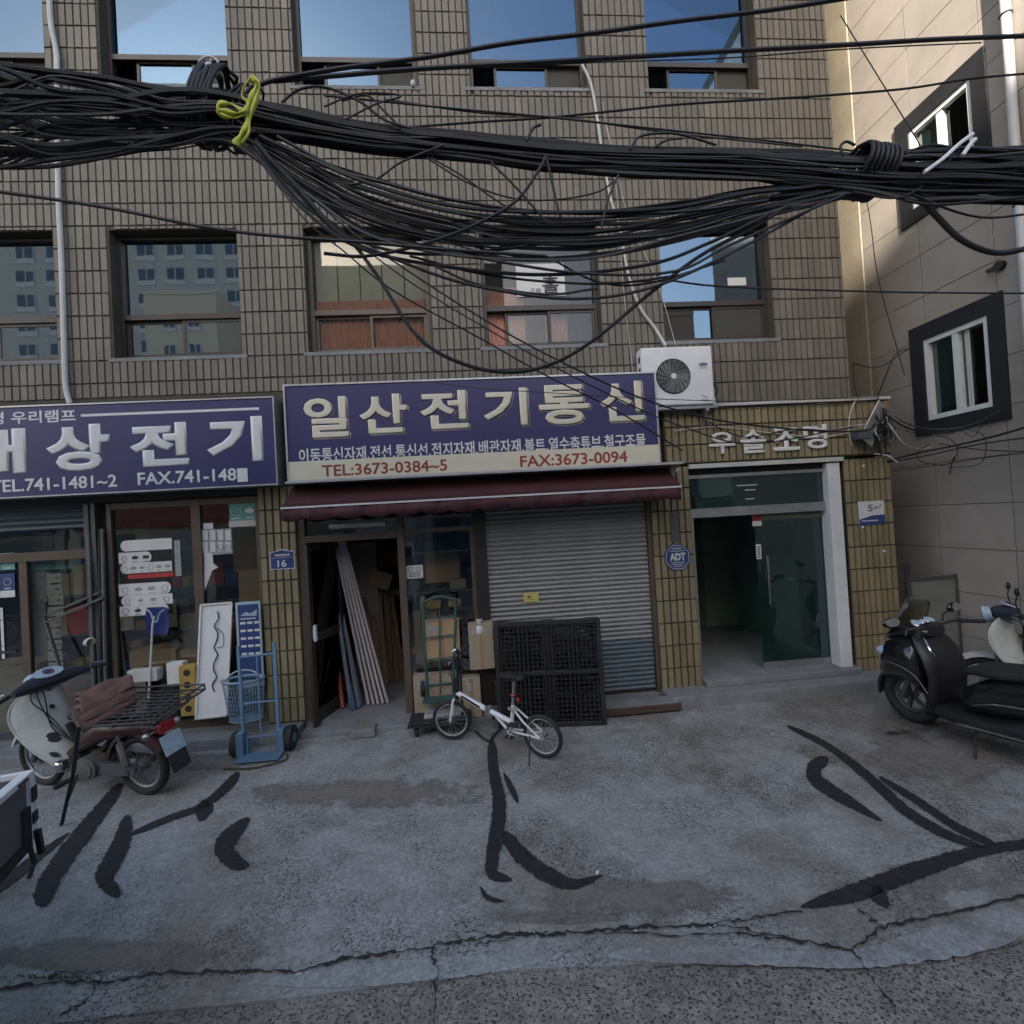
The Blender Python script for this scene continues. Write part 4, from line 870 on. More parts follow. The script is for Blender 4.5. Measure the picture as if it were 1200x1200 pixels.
w = M(); p = at(432, 222, -.03)
for k in range(6): w.box(p.x-.16+k*.075, p.x-.13+k*.075, -.02, -.015, p.z-.05-k*.012, p.z+.10-k*.01)
for k in range(3): w.tube([(p.x-.2, -.02, p.z+.08-k*.06), (p.x+.26, -.02, p.z+.03-k*.06)], .003, 4)
one('old_sign_mark', w, K['paper_grey'], 'faded white paint mark on the tiles above the second row of windows', 'mark')
# ================================================================ right-hand building
XW = 5.90
RB = thing('side_building', 'grey stone panelled building across the alley at the right edge', 'building', (XW+2, -.5, 0))
w = M()
WR = [(-.93,.25,3.03,4.43), (-.93,.25,5.75,7.13)]
inner = [(a+.17, b-.19, c+.17, d-.20) for a, b, c, d in WR]
ys_ = sorted({-5.0, 3.4, *[v for h in inner for v in h[:2]]}); zs_ = sorted({-.02, 12.0, *[v for h in inner for v in h[2:]]})
for ya, yb in zip(ys_, ys_[1:]):
    for za, zb in zip(zs_, zs_[1:]):
        if not any(h[0] <= ya and yb <= h[1] and h[2] <= za and zb <= h[3] for h in inner): w.box(XW+.012, XW+.3, ya, yb, za, zb)
w.box(XW+.3, XW+5, -5, 3.4, 11.8, 12); w.box(XW+4.8, XW+5, -5, 3.4, -.02, 11.8); w.box(XW+.3, XW+4.8, -5, -4.8, -.02, 11.8); w.box(XW+.3, XW+4.8, 3.2, 3.4, -.02, 11.8); w.box(XW+1.2, XW+1.3, -4.8, 3.2, -.02, 11.8)
part('wall', w, K['grout'], RB)
SH = {}
yy = [.93, .03, -.87, -1.77, -2.67, -3.57, -4.47, -5.0]; zz = [-.01+.5325*k for k in range(23)]
for i in range(len(yy)-1):
    for j in range(len(zz)-1):
        y1, y0 = yy[i], yy[i+1]; z0, z1 = zz[j], zz[j+1]
        # keep panels clear of the window openings
        m = M(); cells = [(y0+.004, y1-.004, z0+.004, z1-.004)]
        for h in inner:
            nw = []
            for a, b, c, d in cells:
                if a < h[1] and b > h[0] and c < h[3] and d > h[2]:
                    if a < h[0]: nw.append((a, h[0], c, d)); a = h[0]
                    if b > h[1]: nw.append((h[1], b, c, d)); b = h[1]
                    if c < h[2]: nw.append((a, b, c, h[2]))
                    if d > h[3]: nw.append((a, b, h[3], d))
                else: nw.append((a, b, c, d))
            cells = nw
        if not cells: continue
        dx = R(-.0015,.0015)
        for a, b, c, d in cells: m.box(XW+dx, XW+.014, a, b, c, d)
        part('panel', m, K['panel_stone'], RB)
w = M(); w.box(XW-.02, XW+.014, .94, 3.4, -.01, 12.0); part('corner_strip', w, K['yellow_stone'], RB)
for k, (a, b, c, d) in enumerate(WR):
    ia, ib, ic, id_ = inner[k]
    w = M(); w.box(XW-.03, XW+.05, a, ia, c, d); w.box(XW-.03, XW+.05, ib, b, c, d); w.box(XW-.03, XW+.05, ia, ib, c, ic); w.box(XW-.03, XW+.05, ia, ib, id_, d)
    wd = part('window', w, K['black_stone'], RB)
    w = M(); t = .06; X0, X1 = XW-.01, XW+.11
    w.box(X0, X1, ia, ia+t, ic, id_); w.box(X0, X1, ib-t, ib, ic, id_); w.box(X0, X1, ia+t, ib-t, ic, ic+t); w.box(X0, X1, ia+t, ib-t, id_-t, id_); mid = (ia+ib)/2; w.box(X0+.01, X1-.02, mid-.04, mid+.04, ic+t, id_-t)
    part('frame', w, K['white_pvc'], wd)
    for q in range(2):
        w = M(); u0, u1 = (ia+t, mid-.04) if q == 0 else (mid+.04, ib-t); w.box(XW+.05, XW+.056, u0, u1, ic+t, id_-t)
        part('pane', w, K['door_glass'] if q else K['window_glass_dim'], wd)
    if k == 0:
        w = M()
        for q in range(3): w.box(XW+.03, XW+.045, mid-.10-q*.02, mid-.092-q*.02, ic+t, id_-t)
        part('sash_edge', w, K['white_pvc'], wd)
pX = XW-.06
P = [rx(1176,-60,pX), rx(1180,0,pX), rx(1186,120,pX), rx(1193,240,pX), rx(1198,340,pX)]; yv = sum(p.y for p in P)/5
w = M(); w.tube([(pX, yv, 0), (pX, yv, 11.5)], .045, 12)
dp = one('drain_pipe', w, K['pipe_white'], 'white downpipe on the grey panelled wall at the right edge', 'pipe', smooth=True)
for z_ in (1.2, 3.2, 5.2, 7.2): w = M(); w.torus((pX, yv, z_), .05, .01, (0,0,1), 14, 6); w.box(pX, XW, yv-.01, yv+.01, z_-.015, z_+.015); part('clamp', w, K['steel_dull'], dp)
w = M(); v_ = rx(1170, 311, XW-.05); w.cyl((XW-.005, v_.y, v_.z), (XW-.06, v_.y, v_.z), .05, 14); w.bar((XW-.03, v_.y, v_.z), (XW-.04, v_.y+.14, v_.z+.0), .02, .035)
one('exhaust_vent', w, K['dark'], 'small dark exhaust vent between the two windows of the grey wall', 'vent', smooth=True)
# alley gate and strip of low wall
gt = thing('alley_gate', 'low grey green metal gate closing the alley between the two buildings', 'gate', (5.57, -.15, 0))
w = M(); w.box(5.28, 5.86, -.165, -.15, .08, 1.22); part('gate_panel', w, K['gate_green'], gt)
w = M(); w.box(5.255, 5.28, -.18, -.14, 0, 1.27); w.box(5.86, 5.885, -.18, -.14, 0, 1.27); w.box(5.28, 5.86, -.18, -.14, 1.22, 1.26); part('gate_frame', w, K['steel_dull'], gt)
w = M(); w.cyl((5.30,-.1,.9), (5.30,-.1,1.42), .03, 10); part('hinge_post', w, K['rubber'], gt)
# ================================================================ buildings across the street, seen in the glass, the broad block added for shade
def block(name, label, x0, x1, y0, y1, h, mt, fl, ww, wh, gx, trim=None):
    b = thing(name, label, 'building', ((x0+x1)/2, (y0+y1)/2, 0)); w = M(); w.prism([(x0,y0), (x1 if h < 46 else x1-5.7,y0), (x1,y1), (x0,y1)], 0, h, lambda u, v, d: Vector((u, v, d))); part('wall', w, K[mt], b)
    n = int((x1-x0-1)/gx); k = 0; m = M(); m.box(-ww/2, ww/2, 0, .06, 0, wh); me = bpy.data.meshes.new('window'); me.from_pydata(m.v, [], m.f); me.materials.append(K['window_dark'])
    m = M(); m.box(-ww/2, -ww/2+.12, .061, .09, 0, wh); m.box(-.05, .05, .061, .09, 0, wh); m.box(ww/2-.12, ww/2, .061, .09, 0, wh); m.box(-ww/2+.12, ww/2-.12, .061, .085, 0, wh*.28); m3 = bpy.data.meshes.new('frame'); m3.from_pydata(m.v, [], m.f); m3.materials.append(K['off_white'])
    m = M(); m.box(-ww/2-.1, ww/2+.1, 0, .10, -.12, 0); m2 = bpy.data.meshes.new('sill'); m2.from_pydata(m.v, [], m.f); m2.materials.append(K['off_white'])
    z = 1.0
    while z < h-wh-.3 and k < 290:
        for i in range(n):
            if k >= 290: break
            o = link('window', me, None, b); o.location = Vector((x0+.5+gx*(i+.5)+(x1-x0-1-n*gx)/2, y1, z))-OFF[b.name]; s = link('sill', m2, None, o); link('frame', m3, None, o); k += 1
        z += fl
    w = M(); w.prism([(x0,y0), (x1 if h < 46 else x1-5.7,y0), (x1,y1+.1), (x0,y1+.1)], h+.002, h+.4, lambda u, v, d: Vector((u, v, d))); part('parapet', w, K[mt], b); return b
K['window_dark'] = mat('window_dark', (.06,.085,.11), .15, var=.3, scale=.5)
TOWER = block('apartment_tower', 'grey apartment tower with rows of windows, mirrored in the left upper glass', -56, -17.0, -75, -60, 47, 'tower_grey', 3.0, 2.2, 1.9, 3.5)  # mirrored tower, widened to shade the facade, right side slanted along the sun
block('beige_block', 'beige apartment block beside the grey tower, mirrored in the window panes', -34, -26.5, -58, -52, 29, 'tower_beige', 3.0, 1.4, 1.4, 2.6)
block('beige_block', 'broad beige block added opposite to shade the side wall, mirrored in the middle windows', -17.3, 6, -74, -60.3, 35.6, 'tower_beige', 3.0, 1.6, 1.5, 3.3)  # added block; its height sets where shade ends on the right wall
block('orange_building', 'orange rendered house mirrored in the corner of the right upper window', 11, 17.2, -36, -30, 16.5, 'orange_wall', 3.0, 1.3, 1.2, 3.0)
block('corner_building', 'wide pale block farther down the street, mirrored in the entrance glass', 20, 50, -60, -45, 13, 'tower_beige', 3.0, 1.6, 1.5, 3.3)
for k, (x0, x1, h, mt) in enumerate([(-22,-13.5,6.6,'panel_stone'), (-13.4,-6.5,5.8,'tower_beige'), (-6.4,1.0,6.6,'plaster'), (1.1,8,5.6,'orange_wall'), (8.1,16,6.4,'panel_stone')]):
    pl = ['far left','second from left','middle','orange','far right'][k]
    b = thing('opposite_shop', 'two storey shop house across the street, %s of its row' % pl, 'building', ((x0+x1)/2, -14, 0), group='shop houses across the street')
    w = M(); w.box(x0, x1, -19, -12, 0, h); part('wall', w, K[mt], b)
    w = M(); w.box(x0+.3, x1-.3, -12, -11.8, 2.7, 3.6); part('fascia', w, K[['sign_blue','sign_red','paper','teal_paper','sign_cream'][k]], b)
    for q in range(3):
        a_ = x0+.4+q*(x1-x0-.4)/3; c_ = a_+(x1-x0)/3-.5; w = M(); w.box(a_, c_, -12, -11.95, .1, 2.5); part('shop_window', w, K['window_dark'] if q != 1 else K['shutter'], b)
        w = M(); w.box(a_+.3, c_-.3, -12, -11.95, 4.2, 5.3); part('window', w, K['window_dark'], b)
# ================================================================ cables overhead
YC = -3.05
def cpath(pts, y, amp=0, k=7, rs=None): return smooth_path([at(a, b, (y + (c if len(t) > 2 else 0))) for t in pts for a, b, c in [(t+(0,))[:3]]], k)
CB = thing('cable_bundle', 'thick tangled bundle of black overhead cables sagging across the street front', 'cable bundle', tuple(at(600, 240, YC)))
rs = random.Random(21)
B1 = [(-520,95,60), (-300,110,62), (-150,122,64), (-70,132,64), (0,136,62), (60,138,55), (130,138,44), (200,137,34), (262,133,25), (340,146,19), (440,163,15), (540,172,14), (640,183,15), (740,190,15), (850,192,16), (930,197,18), (1010,203,20), (1070,204,28), (1140,203,30), (1270,202,34), (1420,196,34), (1600,184,34)]
B2 = [(-520,90,50), (-300,102,50), (-150,112,50), (-70,118,50), (0,125,50), (60,132,44), (130,140,38), (200,148,26), (262,150,18), (310,178,18), (360,208,24), (430,240,34), (520,264,33), (610,274,29), (700,274,27), (790,261,23), (880,240,18), (950,226,14), (1010,214,14), (1070,212,20), (1140,214,22), (1270,214,26), (1420,208,26), (1600,196,26)]
def strand(C, u, v, r, mt='cable', wob=3.0, parent=None, name='cable'):
    pts = []; ph = rs.uniform(0, 6); uu = u
    for i, (x, y, s) in enumerate(C):
        if i % 2: uu = max(-1, min(1, uu+rs.uniform(-.45,.45)*(.6 if s < 26 else 1)))
        pts.append(at(x, y+uu*s+rs.uniform(-wob,wob), YC+v*s*.006))
    m = M(); m.tube(smooth_path(pts, 5), r, 6); return part(name, m, K[mt], CB, smooth=True)
for k in range(58): strand(B1, -1+2*((k*.618+.13) % 1), rs.uniform(-1,1), rs.choice((.005,.006,.008,.009,.011,.014,.019)), 'cable_grey' if rs.random() < .10 else 'cable', 2.6)
for k in range(36): strand(B2, -1+2*((k*.618+.4) % 1), rs.uniform(-1,1), rs.choice((.004,.005,.006,.008,.011)), 'cable_grey' if rs.random() < .12 else 'cable', 1.6)
# stray loops that leave and rejoin the bundle
LOOPS = [([(300,172),(350,235),(400,270),(440,320),(490,395),(545,427),(600,436),(650,425),(700,395),(760,345),(820,300),(880,268),(925,240)], .011),
 ([(0,168),(60,170),(110,165),(150,168)], .006), ([(0,176),(50,175),(100,181),(140,176),(165,163)], .007), ([(-20,152),(40,176),(95,182),(130,178),(166,160)], .007),
 ([(300,180),(330,205),(380,260),(420,282),(480,297),(560,295),(640,285)], .009), ([(325,160),(400,200),(450,214),(520,232),(610,246),(700,250),(800,248),(900,235)], .010),
 ([(500,185),(550,215),(600,232),(650,234),(700,225),(725,208)], .005), ([(505,185),(540,205),(590,240),(640,262)], .005), ([(575,190),(605,220),(640,260)], .006),
 ([(640,182),(645,205),(653,240),(658,262)], .007), ([(617,165),(625,150),(634,146)], .008), ([(640,183),(632,198),(605,235),(560,262),(500,285),(430,300),(380,297)], .009),
 ([(725,205),(712,235),(705,265)], .006), ([(738,175),(750,160),(775,156),(800,158),(840,170)], .007), ([(760,178),(780,165),(800,162)], .006),
 ([(400,118),(430,112),(450,130),(470,150)], .006), ([(330,120),(350,105),(380,102),(420,118),(450,140),(480,150)], .007),
 ([(405,140),(440,122),(470,112),(420,110),(380,125)], .005), ([(400,218),(440,210),(470,190),(520,170)], .006),
 ([(300,165),(320,190),(345,215),(400,275),(450,300)], .012), ([(480,300),(560,320),(640,330),(720,332),(800,322)], .007), ([(430,290),(520,325),(600,343),(680,350),(760,338),(850,300),(960,240)], .009),
 ([(450,280),(560,302),(680,320),(790,318),(860,285),(990,228)], .008), ([(300,180),(350,240),(420,290),(520,312),(640,322),(760,310),(830,285),(900,252)], .010),
 ([(510,312),(560,333),(640,345),(700,338)], .007), ([(640,300),(700,330),(760,332),(850,305)], .006),
 ([(1000,200),(990,185),(985,172),(992,166),(1002,170)], .008), ([(1040,185),(1036,205)], .006), ([(1060,180),(1090,170),(1130,175),(1180,178)], .008),
 ([(1000,225),(1050,232),(1085,215),(1110,190),(1135,170)], .006), ([(1060,235),(1095,240),(1150,236),(1210,230)], .008), ([(1070,228),(1120,248),(1160,255),(1210,250)], .007)]
for P_, r_ in LOOPS: m = M(); m.tube(cpath(P_, YC-.12+rs.uniform(-.08,.05)), r_, 7); part('loose_cable', m, K['cable'], CB, smooth=True)
m = M(); m.tube(cpath([(1070,225),(1085,240),(1100,256),(1125,280),(1155,294),(1180,296),(1215,288)], YC-.1), .017, 8); part('loose_cable', m, K['cable'], CB, smooth=True)
# knots of wraps
def knot(px, py, n, wpx, hz, depth, name, mt='cable', r=.014, tilt=.12):
    c = at(px, py, YC)
    for k in range(n):
        dx = (k-(n-1)/2)*wpx*.0049; m = M(); P_ = []
        for q in range(22):
            a_ = q*2*pi/22; P_.append(c+Vector((dx+tilt*.3*sin(a_)*rs.uniform(.7,1.2), depth*cos(a_), hz*sin(a_)*rs.uniform(.95,1.05)-dx*.15)))
        m.tube(P_, r, 7, closed=True); part(name, m, K[mt], CB, smooth=True)
knot(250, 126, 6, 4.2, .205, .15, 'wrap', r=.011, tilt=.22); knot(286, 140, 3, 7, .17, .13, 'wrap', r=.007, tilt=.25)
knot(1014, 202, 7, 6, .125, .17, 'wrap', r=.013)
# yellow green tie: a ribbon wound several times and knotted
def flat(pts, w, y):
    P = cpath(pts, y, k=6); m = M(); vs = []; r_ = random.Random(len(pts))
    for i, p in enumerate(P):
        t = (P[min(i+1, len(P)-1)]-P[max(i-1, 0)]); t = t.normalized() if t.length > 1e-6 else Vector((0,0,1)); a_ = .9*sin(i*.35)+r_.uniform(-.15,.15); sd = Vector((t.z, 0, -t.x)); sd = (sd.normalized()*cos(a_)+Vector((0,1,0))*sin(a_)*.7)*w*(.8+.3*sin(i*.6)); vs += [p-sd, p+Vector((0,-.006,0)), p+sd]
    m.add(vs, [(3*i+k, 3*i+3+k, 3*i+4+k, 3*i+1+k) for i in range(len(P)-1) for k in (0,1)]); return m
for pts, w_, dy in (([(293,90),(300,98),(297,112),(290,128),(288,145),(282,160),(276,170)], .022, -.24), ([(298,92),(304,100),(300,118),(293,138),(291,155),(284,168)], .014, -.25), ([(290,126),(280,132),(268,132),(256,128),(260,122),(272,122),(286,130)], .018, -.26),
   ([(288,132),(276,138),(262,136),(254,130)], .014, -.25), ([(292,120),(284,112),(288,98),(297,91)], .012, -.23)):
    o = part('yellow_tie', flat(pts, w_, YC+dy), K['yellow_wrap'], CB, smooth=True); s_ = o.modifiers.new('thickness', 'SOLIDIFY'); s_.thickness = .003
m = M(); c = at(245, 78, YC-.1); m.torus(c, .055, .007, (0,1,0), 20, 6)
for k in range(5): m.tube([c, c+Vector((.055*cos(k*1.256),0,.055*sin(k*1.256)))], .005, 5)
m.ball(c, .022, 10, 8); m.box(c.x-.06, c.x+.05, c.y, c.y+.05, c.z-.02, c.z+.0); part('round_fitting', m, K['off_white'], CB, smooth=True)
m = M(); m.tube(cpath([(1083,202),(1105,186),(1125,168),(1140,157)], YC-.2), .011, 7); m.tube(cpath([(1128,182),(1138,168),(1143,163)], YC-.2), .012, 7); part('white_cable', m, K['white_paint'], CB, smooth=True)
# single lines
LINES = [([(300,100),(330,92),(400,80),(500,67),(600,50),(700,38),(800,24),(900,12),(1010,-5)], .012, -3.2, 'upper of the two black cables rising from the knot to the top right'),
 ([(320,95),(400,88),(500,80),(600,75),(700,69),(850,60),(1000,52),(1100,46),(1230,41)], .013, -3.1, 'straight black cable crossing the upper windows below the highest one'),
 ([(560,80),(700,73),(850,68),(1000,57),(1150,50)], .004, -3.0, 'very thin wire just under the straight upper cable'),
 ([(380,112),(440,118),(540,128),(640,137),(760,150),(900,165),(1010,178)], .006, -3.0, 'thin cable slanting down right across the wall above the bundle'),
 ([(450,116),(560,132),(660,138),(780,155),(940,172)], .005, -2.9, 'second thin cable running beside the slanting one above the bundle'),
 ([(480,149),(560,143),(640,138),(720,130),(800,122),(950,113),(1060,104),(1140,92),(1230,84)], .007, -2.9, 'thin cable rising slowly to the right edge over the stone wall'),
 ([(-420,165),(-200,195),(-20,222),(60,233),(140,246),(240,266),(330,277),(430,284),(520,292),(640,300)], .009, -3.3, 'single cable slanting down from the left edge under the bundle'),
 ([(780,328),(850,336),(1000,341),(1100,343),(1230,344)], .006, -3.0, 'level thin cable crossing the right windows under the bundle'),
 ([(290,168),(320,210),(360,260),(400,292),(460,340),(560,395),(640,440),(720,480),(800,528)], .006, -2.2, 'thin cable running from the knot down over the sign letters'),
 ([(320,190),(400,262),(470,312),(560,370),(640,415),(740,462),(830,490),(930,503),(1010,505),(1035,492)], .009, -1.6, 'black cable running down past the air conditioner to the junction box'),
 ([(315,200),(400,270),(480,330),(570,385),(650,430),(740,475),(800,500),(880,520),(1000,500)], .007, -1.5, 'black cable running beside the other to the junction box'),
 ([(500,447),(560,455),(640,460),(740,466),(850,470),(950,468),(1030,466)], .005, -.5, 'fine black wire strung over the sign and air conditioner to the pier'),
 ([(1010,205),(1020,260),(1030,330),(1060,440)], .003, -2.5, 'hair thin wire hanging from the right knot before the stone wall') ,
 ([(985,18),(1020,75),(1060,140),(1090,190)], .004, -2.6, 'thin wire slanting down across the stone wall at the top right')]
for k, (P_, r_, y_, lb) in enumerate(LINES):
    m = M(); m.tube(cpath(P_, y_), r_*(1 if y_ < -2 else .9), 7); one('cable', m, K['cable'], lb, 'cable', 'single cables over the street', smooth=True)
# ================================================================ junction tangle on the pier
J = thing('junction_box', 'grey bracket and tangle of wires on the corner of the tiled pier', 'junction box', tuple(at(1030, 500, -.2)))
c0 = at(1030, 495, -.2)
m = M(); m.add([at(1007,512,-.12), at(1030,468,-.12), at(1038,478,-.12), at(1022,525,-.12), at(1007,512,-.22), at(1030,468,-.26), at(1038,478,-.26), at(1022,525,-.22)], [(0,1,2,3),(7,6,5,4),(0,4,5,1),(1,5,6,2),(2,6,7,3),(3,7,4,0)]); part('bracket', m, K['steel'], J, bevel=.01)
m = M(); c1 = at(1012, 508, -.2); m.box(c1.x-.09, c1.x+.06, -.25, -.1, c1.z-.07, c1.z+.05); part('terminal_case', m, K['steel_dull'], J, bevel=.01)
rj = random.Random(33)
for k in range(26):
    P_ = [at(1034+rj.gauss(0,6), 502+rj.gauss(0,11), -.22+rj.uniform(-.08,.08)) for q in range(6)]; m = M(); m.tube(smooth_path(P_, 5), rj.uniform(.003,.008), 5); part('wire', m, K['cable' if k % 4 else 'steel'], J, smooth=True)
for P_, r_, mt in [([(1036,478),(1060,495),(1085,502),(1110,503),(1140,497),(1170,482)], .008, 'cable_grey'), ([(1036,485),(1065,502),(1100,508),(1140,500),(1168,485)], .010, 'cable'),
 ([(1040,495),(1060,520),(1080,526),(1090,524)], .006, 'off_white'), ([(1040,540),(1080,530),(1120,522),(1170,510),(1230,492)], .012, 'cable'), ([(1040,542),(1090,533),(1150,520),(1230,510)], .008, 'cable'),
 ([(1045,552),(1100,545),(1150,537),(1230,528)], .005, 'cable'), ([(1100,520),(1150,527),(1230,530)], .006, 'cable'), ([(1085,505),(1115,516),(1122,530),(1110,545),(1080,541),(1076,530),(1090,520)], .005, 'cable'),
 ([(1130,502),(1152,510),(1155,530),(1145,545),(1110,548)], .004, 'cable'), ([(1118,535),(1114,548),(1113,556)], .007, 'cable'), ([(1060,505),(1100,512),(1125,505),(1140,512),(1150,500),(1158,495)], .004, 'cable'),
 ([(980,503),(1005,498),(1020,497)], .006, 'off_white'), ([(1002,470),(996,485),(995,505),(998,522)], .006, 'off_white'), ([(1025,532),(1040,534),(1052,542)], .006, 'off_white'),
 ([(1028,467),(1036,445),(1050,415),(1068,408)], .007, 'cable'), ([(1000,426),(1030,430),(1070,405)], .006, 'cable'), ([(1000,426),(1001,450),(1006,468)], .005, 'cable')]:
    m = M(); m.tube(smooth_path([(at(a, b, -.28+.12*sin(a*.07)) if at(a, b, -.2).x < 5.7 else rx(a, b, 5.72+.05*sin(a*.1))) for a, b in P_], 6), r_, 6); part('wire', m, K[mt], J, smooth=True)
m = M(); m.tube(smooth_path([at(a, b, -.10) for a, b in [(770,478),(830,479),(900,476),(980,473),(1030,468)]], 5), .007, 6); one('wire', m, K['cable'], 'black wire running along the cap of the tiled beam', 'wire', smooth=True)
m = M(); m.tube(smooth_path([at(a, b, -.10) for a, b in [(790,505),(840,500),(900,507),(960,512),(1000,506)]], 5), .005, 6); one('wire', m, K['off_white'], 'pale wire drooping across the silver name letters', 'wire', smooth=True)
m = M(); m.tube(smooth_path([at(a, b, -.11) for a, b in [(815,485),(850,505),(880,512),(930,503),(990,506)]], 5), .006, 6); one('wire', m, K['cable'], 'black wire sagging behind the silver name letters on the beam', 'wire', smooth=True)
for px, py in ((1012,546), (1036,646), (1011,618)):
    w = M(); p = at(px, py, -.04); w.ball(p, .016, 8, 6); part('screw_cap', w, K['white_paint'], B, smooth=True)
# ================================================================ street things
def place(name, label, cat, F, Rr, tilt=0, group=None):   # local frame: x forward, y left, z up; F and Rr are the tyre contacts
    F = Vector(F); Rr = Vector(Rr); d = F-Rr; c = (F+Rr)/2
    return thing(name, label, cat, c, (radians(tilt), 0, atan2(d.y, d.x)), group, local=True)
def toL(root):
    bpy.context.view_layer.update(); return root.matrix_world.inverted()
def wheel(root, x, r, tr, rimr, mt_rim='steel', spokes=0, disc=False, steer=0, z=None, w=1.0):
    Z = z if z is not None else r; ma = Matrix.Translation((x, 0, Z)) @ Matrix.Rotation(steer, 4, 'Z')
    def q(m): m.v = [ma @ v for v in m.v]; return m
    m = M(); m.torus((0,0,0), r-tr, tr, (0,1,0), 40, 10); ty = part('wheel', q(m), K['rubber'], root, smooth=True)
    m = M(); m.torus((0,0,0), r-tr*2.0, rimr, (0,1,0), 36, 8); m.cyl((0,-.05*w,0), (0,.05*w,0), .03, 14)
    if spokes:
        for k in range(spokes):
            a = 2*pi*k/spokes; s = .03*(1 if k % 2 else -1)*w; m.tube([(.025*cos(a+.5), s, .025*sin(a+.5)), ((r-tr*2)*cos(a), 0, (r-tr*2)*sin(a))], .0016, 4)
    if disc:
        for k in range(5):
            a = 2*pi*k/5; m.bar((.02*cos(a), 0, .02*sin(a)), ((r-tr*2)*cos(a), 0, (r-tr*2)*sin(a)), .03, .03, (0,1,0))
    part('rim', q(m), K[mt_rim], ty, smooth=True)
    m = M(); m.cyl((0,-.03,0), (0,.03,0), .055 if spokes > 20 else .03, 16); part('hub', q(m), K['engine'], ty, smooth=True)
    return ty
def superring(c, ax, hw, hh, n=20, e=2.6, tilt=0):     # ring across the forward axis
    out = []
    for k in range(n):
        a = 2*pi*k/n; cs, sn = cos(a), sin(a); y = hw*math.copysign(abs(cs)**(2/e), cs); z = hh*math.copysign(abs(sn)**(2/e), sn)
        out.append(Vector((c[0]+z*sin(tilt), c[1]+y, c[2]+z*cos(tilt))))
    return out
def loftx(secs, n=20, e=2.6):                          # secs: (x, z, half width, half height[, tilt])
    m = M(); m.loft([superring((s[0], 0, s[1]), 0, s[2], s[3], n, e, s[4] if len(s) > 4 else 0) for s in secs]); return m
def fender(root, x, zc, r, w, a0, a1, mt, name='fender', n=14):
    m = M(); rings = []
    for k in range(n+1):
        a = radians(a0+(a1-a0)*k/n); rings.append([Vector((x+(r+d)*cos(a), y, zc+(r+d)*sin(a))) for y, d in ((-w,-.03), (-w*.9,.0), (-w*.45,.016), (0,.02), (w*.45,.016), (w*.9,0), (w,-.03), (w*.85,-.03), (w*.4,.004), (0,.008), (-w*.4,.004), (-w*.85,-.03))])
    m.loft(rings); return part(name, m, K[mt], root, smooth=True)
